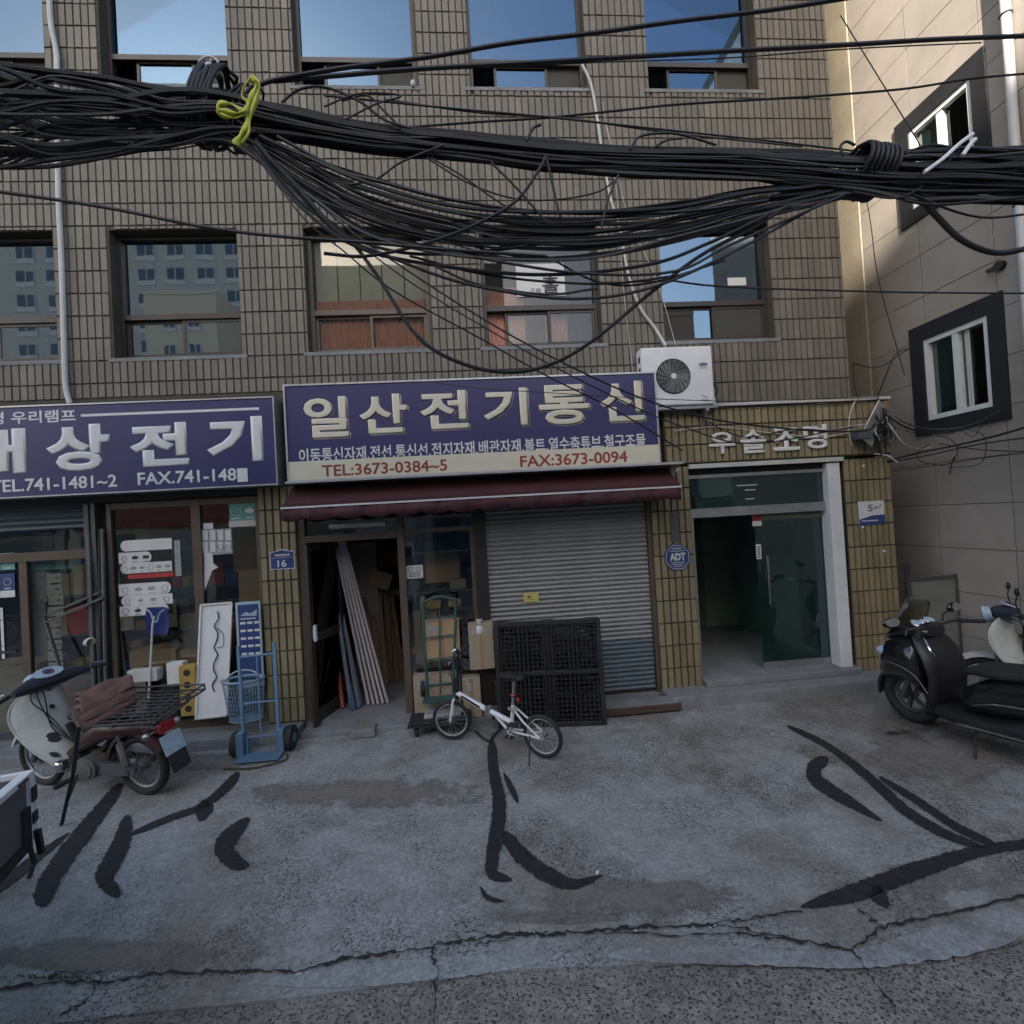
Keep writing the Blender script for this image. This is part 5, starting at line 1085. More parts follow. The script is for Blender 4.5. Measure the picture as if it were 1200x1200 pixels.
# ---------------------------------------------------------------- white delivery motorcycle
def cub(name, label, F, Rr, tilt, loaded, group=None):
    b = place(name, label, 'motorcycle', F, Rr, tilt, group)
    wheel(b, .60, .275, .034, .014, 'steel', 28); wheel(b, -.60, .275, .038, .015, 'steel', 28)
    fender(b, .60, .275, .315, .06, 20, 165, 'scooter_white', 'front_fender'); fender(b, -.60, .275, .33, .075, 12, 150, 'maroon', 'rear_fender')
    m = M()
    for s in (-1,1): m.tube([(.60,s*.075,.27), (.50,s*.075,.55), (.44,s*.05,.80)], [.022,.026,.028], 10)
    m.tube([(.46,0,.74), (.40,0,.98)], .03, 10); part('fork', m, K['engine'], b, smooth=True)
    # flared leg shield: spine behind the wheel, wings sweeping forward
    Z = [.10,.16,.26,.38,.52,.66,.78,.87,.93]; XS = [.10,.11,.14,.19,.26,.31,.34,.36,.37]; FL = [.02,.05,.10,.16,.21,.24,.22,.16,.09]; WW = [.06,.10,.15,.20,.23,.24,.22,.17,.12]
    def surf(t, i, th): 
        w_ = WW[i]; return Vector((XS[i]+FL[i]*abs(t)**1.9-th, t*w_, Z[i]+.05*abs(t)**2))
    m = M(); nt_ = 18; vs = []
    for i in range(len(Z)):
        for k in range(nt_+1): vs.append(surf(-1+2*k/nt_, i, 0))
    m.add(vs, [(i*(nt_+1)+k, i*(nt_+1)+k+1, (i+1)*(nt_+1)+k+1, (i+1)*(nt_+1)+k) for i in range(len(Z)-1) for k in range(nt_)])
    o = part('leg_shield', m, K['scooter_white'], b, smooth=True); so_ = o.modifiers.new('thickness', 'SOLIDIFY'); so_.thickness = .012; so_.offset = 0
    o.modifiers.new('smooth', 'SUBSURF').levels = 1
    for t_, i_, sx, sz in ((.36, 4.0, .045, .05), (.62, 2.9, .032, .032), (-.36, 4.0, .045, .05)):
        i0 = int(i_); f_ = i_-i0; p = surf(t_, i0, .0).lerp(surf(t_, i0+1, 0), f_); p2 = surf(t_+.02, i0, 0).lerp(surf(t_+.02, i0+1, 0), f_)
        tv = (p2-p).normalized()*(1 if t_ > 0 else 1); up = (surf(t_, i0+1, 0)-surf(t_, i0, 0)).normalized(); nn = tv.cross(up).normalized(); nn = nn if nn.x < 0 else -nn
        mm = Matrix((tv, nn, up)).transposed().to_4x4(); mm.translation = p+nn*.010; m = M(); m.prism([(sx*cos(q*pi/8)*(1.15 if q%4 else .8), sz*sin(q*pi/8)) for q in range(16)], -.006, .006, lambda u, v, d: mm @ Vector((u, d, v))); part('shield_vent', m, K['dark'], o)
    rim_ = [surf(1, i, 0) for i in range(len(Z))]
    m = M(); m.tube(smooth_path(rim_, 4), .010, 6); part('shield_rim', m, K['scooter_white'], o, smooth=True)
    m = M(); m.box(.13, .21, .08, .17, .24, .34); part('horn', m, K['chrome'], b, bevel=.02)
    m = M(); m.cyl((.33,.04,.80), (.30,.05,.80), .018, 12); part('key_switch', m, K['dark'], b)
    for k in range(3): m = M(); m.tube(smooth_path([(.36,.16-.04*k,1.0), (.30,.20-.05*k,.90), (.30,.08,.72-.05*k), (.10,.06,.48)], 5), .005, 5); part('control_cable', m, K['cable'], b, smooth=True)
    m = loftx([(.36,.66,.04,.05), (.38,.74,.075,.10), (.39,.84,.08,.10), (.40,.92,.06,.07), (.40,.97,.04,.03)], 16); part('steering_cover', m, K['scooter_white'], b, smooth=True)
    # handlebar cowl, gauge, headlight
    m = M(); rings = []
    for y, hx, hz, x_, z_ in ((-.31,.03,.03,.33,1.02), (-.24,.055,.045,.36,1.02), (-.12,.10,.065,.40,1.02), (0,.12,.075,.42,1.02), (.12,.10,.065,.40,1.02), (.24,.055,.045,.36,1.02), (.31,.03,.03,.33,1.02)):
        rings.append([Vector((x_+hx*cos(2*pi*k/14), y, z_+hz*sin(2*pi*k/14))) for k in range(14)])
    m.loft(rings); cw = part('handlebar_cowl', m, K['navy_plastic'], b, smooth=True)
    m = M(); gm = Matrix.Translation((.375,0,1.098)) @ Matrix.Rotation(radians(-22),4,'Y'); m.prism([(.075*cos(k*pi/10), .12*sin(k*pi/10)) for k in range(20)], -.004, .008, lambda u, v, d: gm @ Vector((u, v, d))); gg = part('gauge', m, K['plate_blur'], cw)
    m = M(); m.torus(gm @ Vector((0,0,.011)), .038, .006, gm.to_3x3() @ Vector((0,0,1)), 20, 6); m.prism([(.02*cos(k*pi/6), .03*sin(k*pi/6)) for k in range(12)], .008, .012, lambda u, v, d: gm @ Vector((u, v, d))); part('gauge_ring', m, K['navy_plastic'], gg)
    m = M(); m.cyl((.52,0,1.0), (.585,0,.99), .075, 20, .085); m.ball((.585,0,.99), (.02,.08,.08), 14, 8); part('headlight', m, K['plate_blur'], b, smooth=True)
    for s in (-1,1):
        m = M(); m.tube([(.33,s*.34,1.02), (.28,s*.45,1.01)], .018, 10); part('grip', m, K['rubber'], b, smooth=True)
        m = M(); m.tube([(.35,s*.36,1.04), (.40,s*.42,1.03), (.36,s*.50,1.02)], .006, 6); part('lever', m, K['chrome'], b, smooth=True)
    for s in ((-1,) if loaded else (-1,1)):
        m = M(); m.tube(smooth_path([(.34,s*.28,1.05), (.36,s*.33,1.15), (.35,s*.36,1.22)], 4), .006, 6); mi = part('mirror_arm', m, K['rubber'], b, smooth=True)
        m = M(); m.ball((.35,s*.37,1.26), (.02,.06,.042), 14, 8); part('mirror', m, K['white_paint'] if loaded else K['black_plastic'], b, smooth=True)
        m = M(); m.prism([(.048*cos(k*pi/8), .034*sin(k*pi/8)) for k in range(16)], 0, .003, lambda u, v, d: Vector((.328-d, s*.37+u, 1.26+v))); part('mirror_glass', m, K['mirror'], b)
    # body, engine, exhaust
    m = loftx([(.20,.36,.06,.05,-.5), (.08,.42,.08,.09,-.4), (-.08,.52,.10,.11,-.2), (-.25,.60,.12,.10), (-.45,.62,.12,.08), (-.68,.63,.09,.06), (-.85,.62,.05,.04)], 18); part('body', m, K['maroon'], b, smooth=True)
    m = M(); m.tube([(.22,0,.62), (.12,0,.42), (-.15,0,.38), (-.35,0,.55)], .028, 8); m.bar((-.2,.1,.30), (-.62,.1,.28), .03, .045); m.bar((-.2,-.1,.30), (-.62,-.1,.28), .03, .045); part('frame', m, K['rubber'], b, smooth=True)
    m = M(); m.cyl((-.12,-.13,.28), (-.12,.14,.28), .105, 20); m.cyl((-.02,-.10,.26), (-.02,.11,.26), .085, 18)
    for k in range(7): m.box(.08+k*.022, .088+k*.022, -.065, .065, .24, .37)
    m.box(.06, .25, -.045, .045, .255, .355); m.cyl((-.12,.14,.28), (-.12,.155,.28), .075, 18); m.cyl((.23,0,.31), (.28,0,.31), .05, 14); part('engine', m, K['engine'], b, smooth=True)
    m = M(); m.box(-.60, -.22, .09, .125, .24, .34); m.cyl((-.60,.09,.29), (-.60,.125,.29), .05, 16); m.cyl((-.22,.09,.29), (-.22,.125,.29), .05, 16); part('chain_case', m, K['steel_dull'], b, smooth=True)
    m = M(); m.tube(smooth_path([(.2,-.08,.22), (-.05,-.13,.16), (-.3,-.14,.18)], 4), .018, 8); m.tube([(-.3,-.14,.18), (-.38,-.15,.21), (-.85,-.15,.29)], [.02,.042,.045], 14); part('exhaust', m, K['chrome'], b, smooth=True)
    for s in (-1,1):
        m = M(); m.tube([(-.52,s*.13,.60), (-.60,s*.13,.30)], .012, 8); m.tube([(-.535,s*.13,.54), (-.585,s*.13,.34)], .028, 10)
        for k in range(9): m.torus((-.54-k*.005,s*.13,.52-k*.02), .03, .005, (.24,0,1), 14, 5)
        part('shock_absorber', m, K['engine'], b, smooth=True)
    m = M(); m.tube([(.02,-.3,.20), (.02,.3,.20)], .012, 8); m.tube([(.02,.18,.20), (.02,.30,.20)], .022, 10); m.tube([(.02,-.30,.20), (.02,-.18,.20)], .022, 10); m.tube([(-.06,.12,.22), (.12,.20,.17)], .008, 6); part('foot_rest', m, K['rubber'], b, smooth=True)
    m = M(); m.tube([(.0,.14,.20), (-.05,.30,.012)], .012, 8); m.box(-.08, -.02, .27, .33, .0, .012); part('side_stand', m, K['rubber'], b)
    m = loftx([(.10,.71,.08,.035), (.02,.74,.12,.05), (-.15,.75,.14,.055), (-.40,.76,.13,.055), (-.50,.77,.09,.04)], 20); part('seat', m, K['rubber'], b, smooth=True)
    m = M(); m.box(-.93, -.88, -.07, .07, .60, .68); part('tail_lamp', m, K['lamp_red'], b, bevel=.01)
    for s in (-1,1): m = M(); m.ball((-.86,s*.15,.62), (.03,.03,.03), 10, 8); m.tube([(-.86,s*.05,.62), (-.86,s*.14,.62)], .008, 6); part('indicator', m, K['steel'], b, smooth=True)
    pm = Matrix.Translation((-.96,0,.50)) @ Matrix.Rotation(radians(18),4,'Y'); m = M(); m.box(-.003, .003, -.10, .10, -.085, .085, pm); part('number_plate', m, K['plate_blur'], b, bevel=.004)
    m = M(); m.box(-.012, -.004, -.09, .09, -.24, -.06, pm @ Matrix.Translation((.01,0,0))); part('mudflap', m, K['rubber'], b, bevel=.01)
    return b
b = cub('motorcycle', 'white delivery motorcycle with brown cloth and steel rear rack by the left shop', gp(60,920), gp(167,930), -5, True)
inv = toL(b)
c4 = [at(97,852,-1.52), at(182,846,-1.42), at(240,808,-.95), at(158,812,-1.02)]
c4 = [inv @ p for p in c4]
m = M(); m.tube(c4 + [c4[0]], .011, 8)
for k in range(1, 9): t = k/9; m.tube([c4[0].lerp(c4[3], t), c4[1].lerp(c4[2], t)], .006, 6)
for k in range(1, 6): t = k/6; m.tube([c4[0].lerp(c4[1], t)+Vector((0,0,-.012)), c4[3].lerp(c4[2], t)+Vector((0,0,-.012))], .007, 6)
lift = Vector((0,0,.05)); m.tube([p+lift for p in (c4[0], c4[3], c4[2], c4[1])], .009, 8)
for p in c4: m.tube([p, p+lift], .008, 6)
for s in (-1,1): m.tube([(-.35,s*.10,.60), c4[0].lerp(c4[1], .35 if s > 0 else .6)+(c4[3]-c4[0])*.3], .009, 6); m.tube([(-.75,s*.08,.62), c4[1].lerp(c4[2], .5)+Vector((0,s*.08,0))], .009, 6)
part('rear_rack', m, K['steel_dull'], b, smooth=True)
# folded cloth over the seat: layered sheets
rs = random.Random(4)
for k in range(5):
    q0 = [at(80+k*1.5,836-k*7,-1.50+.05*k), at(94+k,850-k*8,-1.60+.05*k), at(162-k,826-k*7,-1.18), at(154-k*1.5,812-k*7,-1.05)]
    q0 = [inv @ p for p in q0]; m = M(); vs = []; nu, nv = 16, 8
    for i in range(nu+1):
        for j in range(nv+1):
            u, v = i/nu, j/nv; p = q0[0].lerp(q0[3], u).lerp(q0[1].lerp(q0[2], u), v); p = p + Vector((rs.uniform(-.004,.004), rs.uniform(-.004,.004), .014*sin(u*9+k*2+v*4)+.012*sin(v*8+k)-.05*(abs(v-.5)*2)**3)); vs.append(p)
    m.add(vs, [(i*(nv+1)+j, (i+1)*(nv+1)+j, (i+1)*(nv+1)+j+1, i*(nv+1)+j+1) for i in range(nu) for j in range(nv)])
    o = part('folded_cloth', m, K['brown_cloth'], b, smooth=True); s_ = o.modifiers.new('thickness', 'SOLIDIFY'); s_.thickness = .032
    o.modifiers.new('smooth', 'SUBSURF').levels = 1
p0 = inv @ at(92,852,-1.62); p1 = inv @ at(86,905,-1.63); p2 = inv @ gp(72,967,.005)
m = M(); m.bar(p0, p1, .035, .006, (1,0,0)); m.bar(p1, p2, .030, .006, (1,0,0)); part('hanging_strap', m, K['rubber'], b)
wb = cub('motorcycle', 'white motorcycle parked behind the black scooter at the right edge', (5.22,-1.15,0), (6.0,-1.9,0), 3, False)
# ---------------------------------------------------------------- black maxi scooter
ms = place('scooter', 'black maxi scooter with tall windscreen and mirrors parked beside the entrance step', 'scooter', (4.30,-1.18,0), (4.62,-2.64,0), -4)
WB = .74
wheel(ms, WB, .27, .06, .02, 'steel_dull', 0, True, w=1.2); wheel(ms, -WB, .27, .065, .02, 'steel_dull', 0, True, w=1.2)
fender(ms, WB, .27, .30, .075, -10, 170, 'black_gloss', 'front_fender')
m = loftx([(.98,.52,.06,.08), (.92,.58,.15,.18), (.82,.66,.21,.22), (.68,.70,.25,.24), (.54,.66,.26,.28), (.50,.62,.25,.27), (.47,.60,.21,.22)], 24, 2.4); part('front_fairing', m, K['black_gloss'], ms, smooth=True)
m = M(); m.loft([[Vector((x+dx_*cos(a), w_*math.copysign(abs(sin(a))**.75, sin(a)), z)) for a in [k*2*pi/24 for k in range(24)]] for x, z, w_, dx_ in ((.50,.20,.16,.05),(.46,.26,.23,.05),(.40,.42,.25,.05),(.38,.60,.25,.055),(.42,.76,.25,.06),(.50,.88,.22,.06),(.54,.94,.18,.04))]); part('leg_shield', m, K['black_plastic'], ms, smooth=True)
m = loftx([(.50,.27,.16,.07), (.30,.25,.20,.06), (.0,.26,.22,.07), (-.25,.30,.22,.10), (-.45,.36,.20,.12)], 20, 3.2); part('floor_board', m, K['black_plastic'], ms, smooth=True)
m = loftx([(.22,.40,.10,.12), (.05,.48,.15,.16), (-.15,.54,.19,.19), (-.45,.60,.21,.18), (-.75,.68,.18,.13), (-.98,.76,.11,.07), (-1.08,.80,.04,.03)], 24, 2.6); part('body', m, K['black_gloss'], ms, smooth=True)
m = loftx([(.20,.66,.10,.03,.2), (.10,.71,.16,.045), (-.18,.74,.19,.055), (-.34,.78,.18,.06), (-.40,.84,.16,.055), (-.65,.87,.15,.055), (-.92,.90,.09,.035)], 22, 2.6); part('seat', m, K['rubber'], ms, smooth=True)
m = M(); m.tube(smooth_path([(-.62,.16,.84), (-.88,.19,.90), (-1.08,.10,.95), (-1.08,-.10,.95), (-.88,-.19,.90), (-.62,-.16,.84)], 5), .016, 8); part('grab_rail', m, K['steel_dull'], ms, smooth=True)
m = loftx([(.88,.86,.08,.04), (.76,.93,.16,.07), (.62,.97,.20,.07), (.50,.98,.19,.06), (.44,.97,.12,.04)], 20, 2.4); ds = part('dashboard', m, K['black_gloss'], ms, smooth=True)
gm = Matrix.Translation((.55,0,1.045)) @ Matrix.Rotation(radians(-24),4,'Y')
for y_, r_ in ((-.085,.05), (.085,.05), (0,.032)):
    m = M(); m.torus(gm @ Vector((0,y_,.0)), r_, .006, gm.to_3x3() @ Vector((0,0,1)), 22, 6); part('dial_ring', m, K['chrome'], ds)
    m = M(); m.prism([(r_*.9*cos(k*pi/9), y_+r_*.9*sin(k*pi/9)) for k in range(18)], -.004, .002, lambda u, v, d: gm @ Vector((u, v, d))); part('dial', m, K['plate_blur'], ds)
m = M(); vs = []; nu, nv = 10, 8
for j in range(nv+1):
    v = j/nv; w_ = .25*(1-.42*v**2.5); 
    for i in range(nu+1): u = -1+2*i/nu; vs.append(Vector((.86-.20*v-.10*abs(u)**2, u*w_, .90+.36*v-.03*u*u)))
m.add(vs, [(j*(nu+1)+i, j*(nu+1)+i+1, (j+1)*(nu+1)+i+1, (j+1)*(nu+1)+i) for j in range(nv) for i in range(nu)])
o = part('windscreen', m, K['wind_screen'], ms, smooth=True); s_ = o.modifiers.new('thickness', 'SOLIDIFY'); s_.thickness = .004
m = M(); m.tube(smooth_path([(.36,-.36,1.02), (.44,-.22,1.03), (.48,0,.99), (.44,.22,1.03), (.36,.36,1.02)], 5), .014, 8); part('handlebar', m, K['rubber'], ms, smooth=True)
for s in (-1,1):
    m = M(); m.tube([(.40,s*.28,1.03), (.30,s*.44,1.01)], .02, 10); part('grip', m, K['rubber'], ms, smooth=True)
    m = M(); m.tube([(.44,s*.28,1.05), (.44,s*.38,1.05), (.38,s*.47,1.03)], .006, 6); part('brake_lever', m, K['chrome'], ms, smooth=True)
    m = M(); m.tube(smooth_path([(.52,s*.22,1.02), (.56,s*.30,1.06), (.55,s*.37,1.09)], 4), .010, 8); part('mirror_arm', m, K['rubber'], ms, smooth=True)
    m = M(); mr_ = Matrix.Translation((.55,s*.42,1.11)) @ Matrix.Rotation(s*-.15,4,'Z'); m.v = []; m.ball((0,0,0), (.035,.085,.048), 16, 10); m.v = [mr_ @ v for v in m.v]; mb = part('mirror', m, K['black_gloss'], ms, smooth=True)
    m = M(); m.prism([(.072*cos(k*pi/9), .038*sin(k*pi/9)) for k in range(18)], 0, .004, lambda u, v, d: mr_ @ Matrix.Rotation(radians(14),4,'Y') @ Vector((-.033-d, u, v))); part('mirror_glass', m, K['mirror'], mb)
    m = M(); m.ball((.88,s*.13,.72), (.06,.06,.05), 14, 8); part('headlight', m, K['plate_blur'], ms, smooth=True)
    m = M(); m.tube([(.74+.02,s*.10,.27), (.62,s*.09,.62)], .025, 10); part('fork', m, K['steel_dull'], ms, smooth=True)
    m = M(); m.tube([(-.74,s*.15,.28), (-.60,s*.16,.58)], .03, 10); part('shock_absorber', m, K['lamp_red'], ms, smooth=True)
    m = M(); m.bar((.20,s*.22,.24), (-.28,s*.22,.27), .03, .018); part('foot_strip', m, K['chrome'], ms)
for s in (-1,1):
    m = M(); m.tube(smooth_path([(.10,s*.17,.42), (-.1,s*.215,.50), (-.45,s*.222,.56), (-.80,s*.18,.67)], 5), .006, 5); part('trim_strip', m, K['chrome'], ms, smooth=True)
    m = M(); m.tube(smooth_path([(.88,s*.20,.62), (.70,s*.262,.66), (.50,s*.272,.60), (.40,s*.262,.45)], 5), .005, 5); part('panel_gap', m, K['engine'], ms, smooth=True)
m = M(); m.tube(smooth_path([(.50,.10,.93), (.40,.14,.80), (.38,.05,.70)], 5), .012, 6); part('bag_hook', m, K['chrome'], ms, smooth=True)
m = M(); m.box(-1.02, -.94, .06, .16, .72, .78); part('indicator', m, K['lamp_red'], ms, bevel=.01)
m = M(); m.box(-.95, -.35, .09, .17, .20, .36); m.cyl((-.40,.10,.30), (-.40,.19,.30), .10, 18); m.cyl((-.74,.10,.28), (-.74,.19,.28), .085, 18); part('drive_cover', m, K['steel_dull'], ms, bevel=.01)
m = M(); m.tube([(-.3,-.15,.2), (-.5,-.18,.22), (-.98,-.20,.34)], [.03,.06,.065], 16); part('exhaust', m, K['black_plastic'], ms, smooth=True)
m = M(); m.tube([(.10,.16,.20), (.02,.34,.015)], .012, 8); m.box(-.02, .06, .31, .37, 0, .014); part('side_stand', m, K['rubber'], ms)
m = M(); m.box(-1.10, -1.06, -.10, .10, .66, .74); part('tail_lamp', m, K['lamp_red'], ms, bevel=.012)
m = M(); m.bar((-.95,0,.62), (-1.12,0,.40), .10, .02); part('mudguard', m, K['black_plastic'], ms); m = M(); m.box(-1.125, -1.115, -.10, .10, .38, .54); part('number_plate', m, K['plate_blur'], ms)
# ---------------------------------------------------------------- folding bicycle
F_ = Vector((-.31,-.60,.02)); R_ = gp(638,889)
bk = place('bicycle', 'white folding bicycle with small wheels standing in front of the black pallets', 'bicycle', F_, R_, -3)
hx = (F_-R_).length/2
wheel(bk, hx, .205, .019, .009, 'silver', 20, steer=radians(20), w=.6); wheel(bk, -hx, .205, .021, .009, 'silver', 20, w=.7)
m = M(); m.tube([(.42,0,.50), (.20,0,.415), (.06,0,.37)], [.026,.028,.026], 10); m.tube([(.03,0,.36), (-.20,0,.29)], [.026,.026], 10)
m.tube([(-.19,0,.20), (-.235,0,.46)], .02, 10); m.tube([(.0,0,.35), (-.14,0,.22)], .016, 8)
for s in (-1,1): m.tube([(-.235,s*.02,.44), (-.36,s*.045,.33), (-hx,s*.055,.205)], .010, 8); m.tube([(-.19,s*.02,.21), (-hx,s*.055,.205)], .010, 8)
m.cyl((-.19,-.04,.20), (-.19,.04,.20), .024, 12); part('frame', m, K['white_paint'], bk, smooth=True)
m = M(); m.box(.025, .075, -.03, .035, .33, .41); m.tube([(.05,.04,.34), (.05,.05,.42), (.07,.06,.43)], .006, 6); part('hinge', m, K['steel'], bk, bevel=.006)
m = M(); sm_ = Matrix.Translation((hx,0,0)) @ Matrix.Rotation(radians(20),4,'Z')
for s in (-1,1): m.tube([sm_ @ Vector((.0,s*.05,.205)), sm_ @ Vector((-.05,s*.045,.42)), sm_ @ Vector((-.09,0,.46))], [.011,.014,.016], 8)
part('fork', m, K['white_paint'], bk, smooth=True)
m = M(); m.tube([(.44,0,.44), (.415,0,.53)], .024, 10); m.tube([(.415,0,.53), (.37,0,.88)], .017, 10); part('stem', m, K['black_plastic'], bk, smooth=True)
m = M(); hb = Matrix.Rotation(radians(20),4,'Z'); c = Vector((.37,0,.89)); m.tube([c+hb @ Vector((-.03,-.26,.02)), c+hb @ Vector((0,-.10,0)), c, c+hb @ Vector((0,.10,0)), c+hb @ Vector((-.03,.26,.02))], .011, 8); hh_ = part('handlebar', m, K['black_plastic'], bk, smooth=True)
for s in (-1,1):
    m = M(); m.tube([c+hb @ Vector((-.018,s*.17,.012)), c+hb @ Vector((-.03,s*.28,.02))], .016, 8); part('grip', m, K['rubber'], hh_, smooth=True)
    m = M(); m.tube([c+hb @ Vector((.01,s*.14,0)), c+hb @ Vector((.05,s*.18,-.02)), c+hb @ Vector((.03,s*.25,-.01))], .005, 6); part('brake_lever', m, K['chrome'], hh_, smooth=True)
m = M(); m.cyl(c+Vector((.03,.03,.05)), c+Vector((-.02,.03,.055)), .028, 14); m.ball(c+Vector((-.01,.06,.075)), .024, 10, 8); part('bell', m, K['chrome'], bk, smooth=True)
for k in range(4):
    m = M(); m.tube(smooth_path([c+Vector((.02,-.12+.08*k,.0)), c+Vector((.10,-.06+.04*k,-.02-.05*k)), (.46,.02,.66), (.40,.02,.48)], 5), .0035, 5); part('brake_cable', m, K['cable'], bk, smooth=True)
m = M(); m.tube([(-.225,0,.42), (-.27,0,.70)], .014, 10); part('seat_post', m, K['steel'], bk, smooth=True)
m = M(); m.loft([superring((x, 0, z), 0, w_, h_, 14) for x, z, w_, h_ in ((-.10,.725,.015,.012), (-.17,.735,.026,.02), (-.26,.745,.05,.026), (-.34,.755,.078,.03), (-.39,.75,.06,.022))]); part('saddle', m, K['black_plastic'], bk, smooth=True)
m = M(); m.torus((-.19,-.05,.20), .075, .006, (0,1,0), 26, 6); m.torus((-.19,-.055,.20), .05, .004, (0,1,0), 26, 6); m.tube([(-.19,-.07,.20), (-.10,-.08,.08)], .01, 6); m.tube([(-.19,.05,.20), (-.28,.07,.32)], .01, 6); part('crank', m, K['steel'], bk, smooth=True)
for s, p in ((-1, (-.10,-.11,.08)), (1, (-.28,.11,.32))): m = M(); m.box(p[0]-.045, p[0]+.045, p[1]-.035, p[1]+.035, p[2]-.01, p[2]+.01); part('pedal', m, K['rubber'], bk, bevel=.004)
m = M(); m.tube([(-.19,-.05,.275), (-hx,-.05,.235)], .004, 5); m.tube([(-.19,-.05,.125), (-hx,-.05,.175)], .004, 5); m.torus((-hx,-.05,.205), .03, .006, (0,1,0), 16, 5); part('chain', m, K['steel_dull'], bk)
m = M(); m.tube([(-.42,.05,.21), (-.47,.19,.004)], .008, 7); part('kickstand', m, K['rubber'], bk)
m = M(); m.ball((-.245,.0,.56), (.03,.03,.02), 10, 6); m.cyl((-.29,.0,.52), (-.31,.0,.52), .022, 12); part('reflector', m, K['lamp_red'], bk, smooth=True)
m = M(); m.box(-.3, -.2, .03, .045, .425, .45); m.tube([(-.25,.03,.43), (-.22,.07,.46)], .006, 6); part('seat_clamp', m, K['silver'], bk)
m = M(); m.bar((.36,.028,.485), (.14,.030,.40), .002, .022); part('frame_print', m, K['black_plastic'], bk)
# ---------------------------------------------------------------- black plastic pallets
def pallet(name, label, O, Ud, tilt, W_=1.17, H_=1.12, group='black pallets leaning on the shutter'):
    p = thing(name, label, 'pallet', O, group=group); U = Vector(Ud).normalized(); Nn = Vector((U.y, -U.x, 0)); Nn = Nn if Nn.y < 0 else -Nn
    V = Vector((0,0,1))*cos(tilt) - Nn*sin(tilt); N = U.cross(V); N = N if N.y < 0 else -N
    ma = Matrix((U, N, V)).transposed().to_4x4(); ma.translation = Vector(O)
    m = M(); nb = 24
    for k in range(nb): x = .02+(W_-.04)*k/(nb-1); m.box(x-.005, x+.005, -.022, 0, .02, H_-.02, ma)
    for k in range(24): z = .02+(H_-.04)*k/23; m.box(.02, W_-.02, -.018, -.002, z-.005, z+.005, ma)
    part('deck_grid', m, K['pallet'], p)
    m = M()
    for a_, b_ in ((0,.05), (W_-.05, W_)): m.box(a_, b_, -.03, .014, 0, H_, ma)
    for a_, b_ in ((0,.045), (H_-.05, H_), (H_*.5-.02, H_*.5+.02)): m.box(.05, W_-.05, -.03, .0145, a_, b_, ma)
    for x in (W_*.27, W_*.5, W_*.73):
        for d in (-.045, 0, .045): m.box(x+d-.008, x+d+.008, -.026, .018, .045, H_-.05, ma)
    part('deck_frame', m, K['pallet'], p, bevel=.004)
    for i in range(3):
        for j in range(3):
            m = M(); cx = .08+(W_-.16)*i/2; cz = .08+(H_-.16)*j/2
            m.box(cx-.075, cx+.075, -.135, -.031, cz-.075, cz-.055, ma); m.box(cx-.075, cx+.075, -.135, -.031, cz+.055, cz+.075, ma); m.box(cx-.075, cx-.055, -.135, -.031, cz-.055, cz+.055, ma); m.box(cx+.055, cx+.075, -.135, -.031, cz-.055, cz+.055, ma)
            part('block', m, K['pallet'], p)
    m = M()
    for k in range(5): z = .06+(H_-.12)*k/4; m.box(0, W_, -.155, -.136, z-.04, z+.04, ma)
    for x in (.06, W_/2, W_-.06): m.box(x-.05, x+.05, -.150, -.137, .02, H_-.02, ma)
    part('bottom_deck', m, K['pallet'], p); return p
pallet('pallet', 'front black plastic pallet with grid deck leaning against the shutter behind the bicycle', (.17,-.42,0.005), (1.17,-.17,0), radians(7))
pallet('pallet', 'rear black plastic pallet behind the front one against the grey shutter', (.20,-.235,0.005), (1.17,-.15,0), radians(4), 1.17, 1.09)
# ---------------------------------------------------------------- blue hand truck with basket
ht = thing('hand_truck', 'pale blue steel hand truck standing before the tiled pillar', 'hand truck', (-2.25,-.6,0))
def P3(px, py, y): return at(px, py, y)
w = M(); yb, yt = -.55, -.38
a0, a1 = P3(286,872,yb), P3(279,757,yt); b0, b1 = P3(327,868,yb), P3(321,752,yt)
w.bar(a0, a1, .028, .028, (0,1,0)); w.bar(b0, b1, .034, .028, (0,1,0))
for t, r_ in ((.06,.010), (.40,.011), (.88,.013)): w.tube([a0.lerp(a1,t), b0.lerp(b1,t)], r_, 8)
m0 = a0.lerp(b0,.5); m1 = a1.lerp(b1,.5).lerp(m0,.12); w.tube([m0, m1], .010, 8); part('frame', w, K['cart_blue'], ht, smooth=True)
w = M(); c_ = P3(305,893,-.66); w.box(c_.x-.22, c_.x+.20, -.74, -.53, .02, .035); w.bar((c_.x-.16,-.54,.03), (c_.x-.16,-.54,.20), .02, .06); part('toe_plate', w, K['cart_blue'], ht, bevel=.004)
w = M(); rg = []
w.tube(smooth_path([(c_.x-.28,-.80,.012), (c_.x+.0,-.85,.012), (c_.x+.26,-.74,.012), (c_.x+.24,-.60,.012)], 5), .010, 6); part('rusty_bar', w, K['wood_dark'], ht, smooth=True)
for wx, wy in ((P3(280,862,-.52).x-.03, -.50), (P3(337,855,-.46).x+.03, -.46)):
    w = M(); w.cyl((wx-.035,wy,.125), (wx+.035,wy,.125), .125, 24); wl = part('wheel', w, K['rubber'], ht, bevel=.012, smooth=True)
    w = M(); w.cyl((wx-.039,wy,.125), (wx+.039,wy,.125), .05, 16); part('hub', w, K['cart_blue'], wl, smooth=True)
    sgn = 1 if wx < -2.2 else -1; w = M(); w.box(wx+sgn*.07-.035, wx+sgn*.07+.035, wy-.12, wy-.0, .03, .26); part('wheel_guard', w, K['cart_blue'], ht, bevel=.006)
bs = thing('basket', 'pale blue plastic basket hanging behind the blue hand truck', 'basket', tuple(P3(284,842,-.40)))
w = M(); ct, cb_ = P3(285,797,-.28), P3(289,842,-.28); rt_, rb = .21, .165
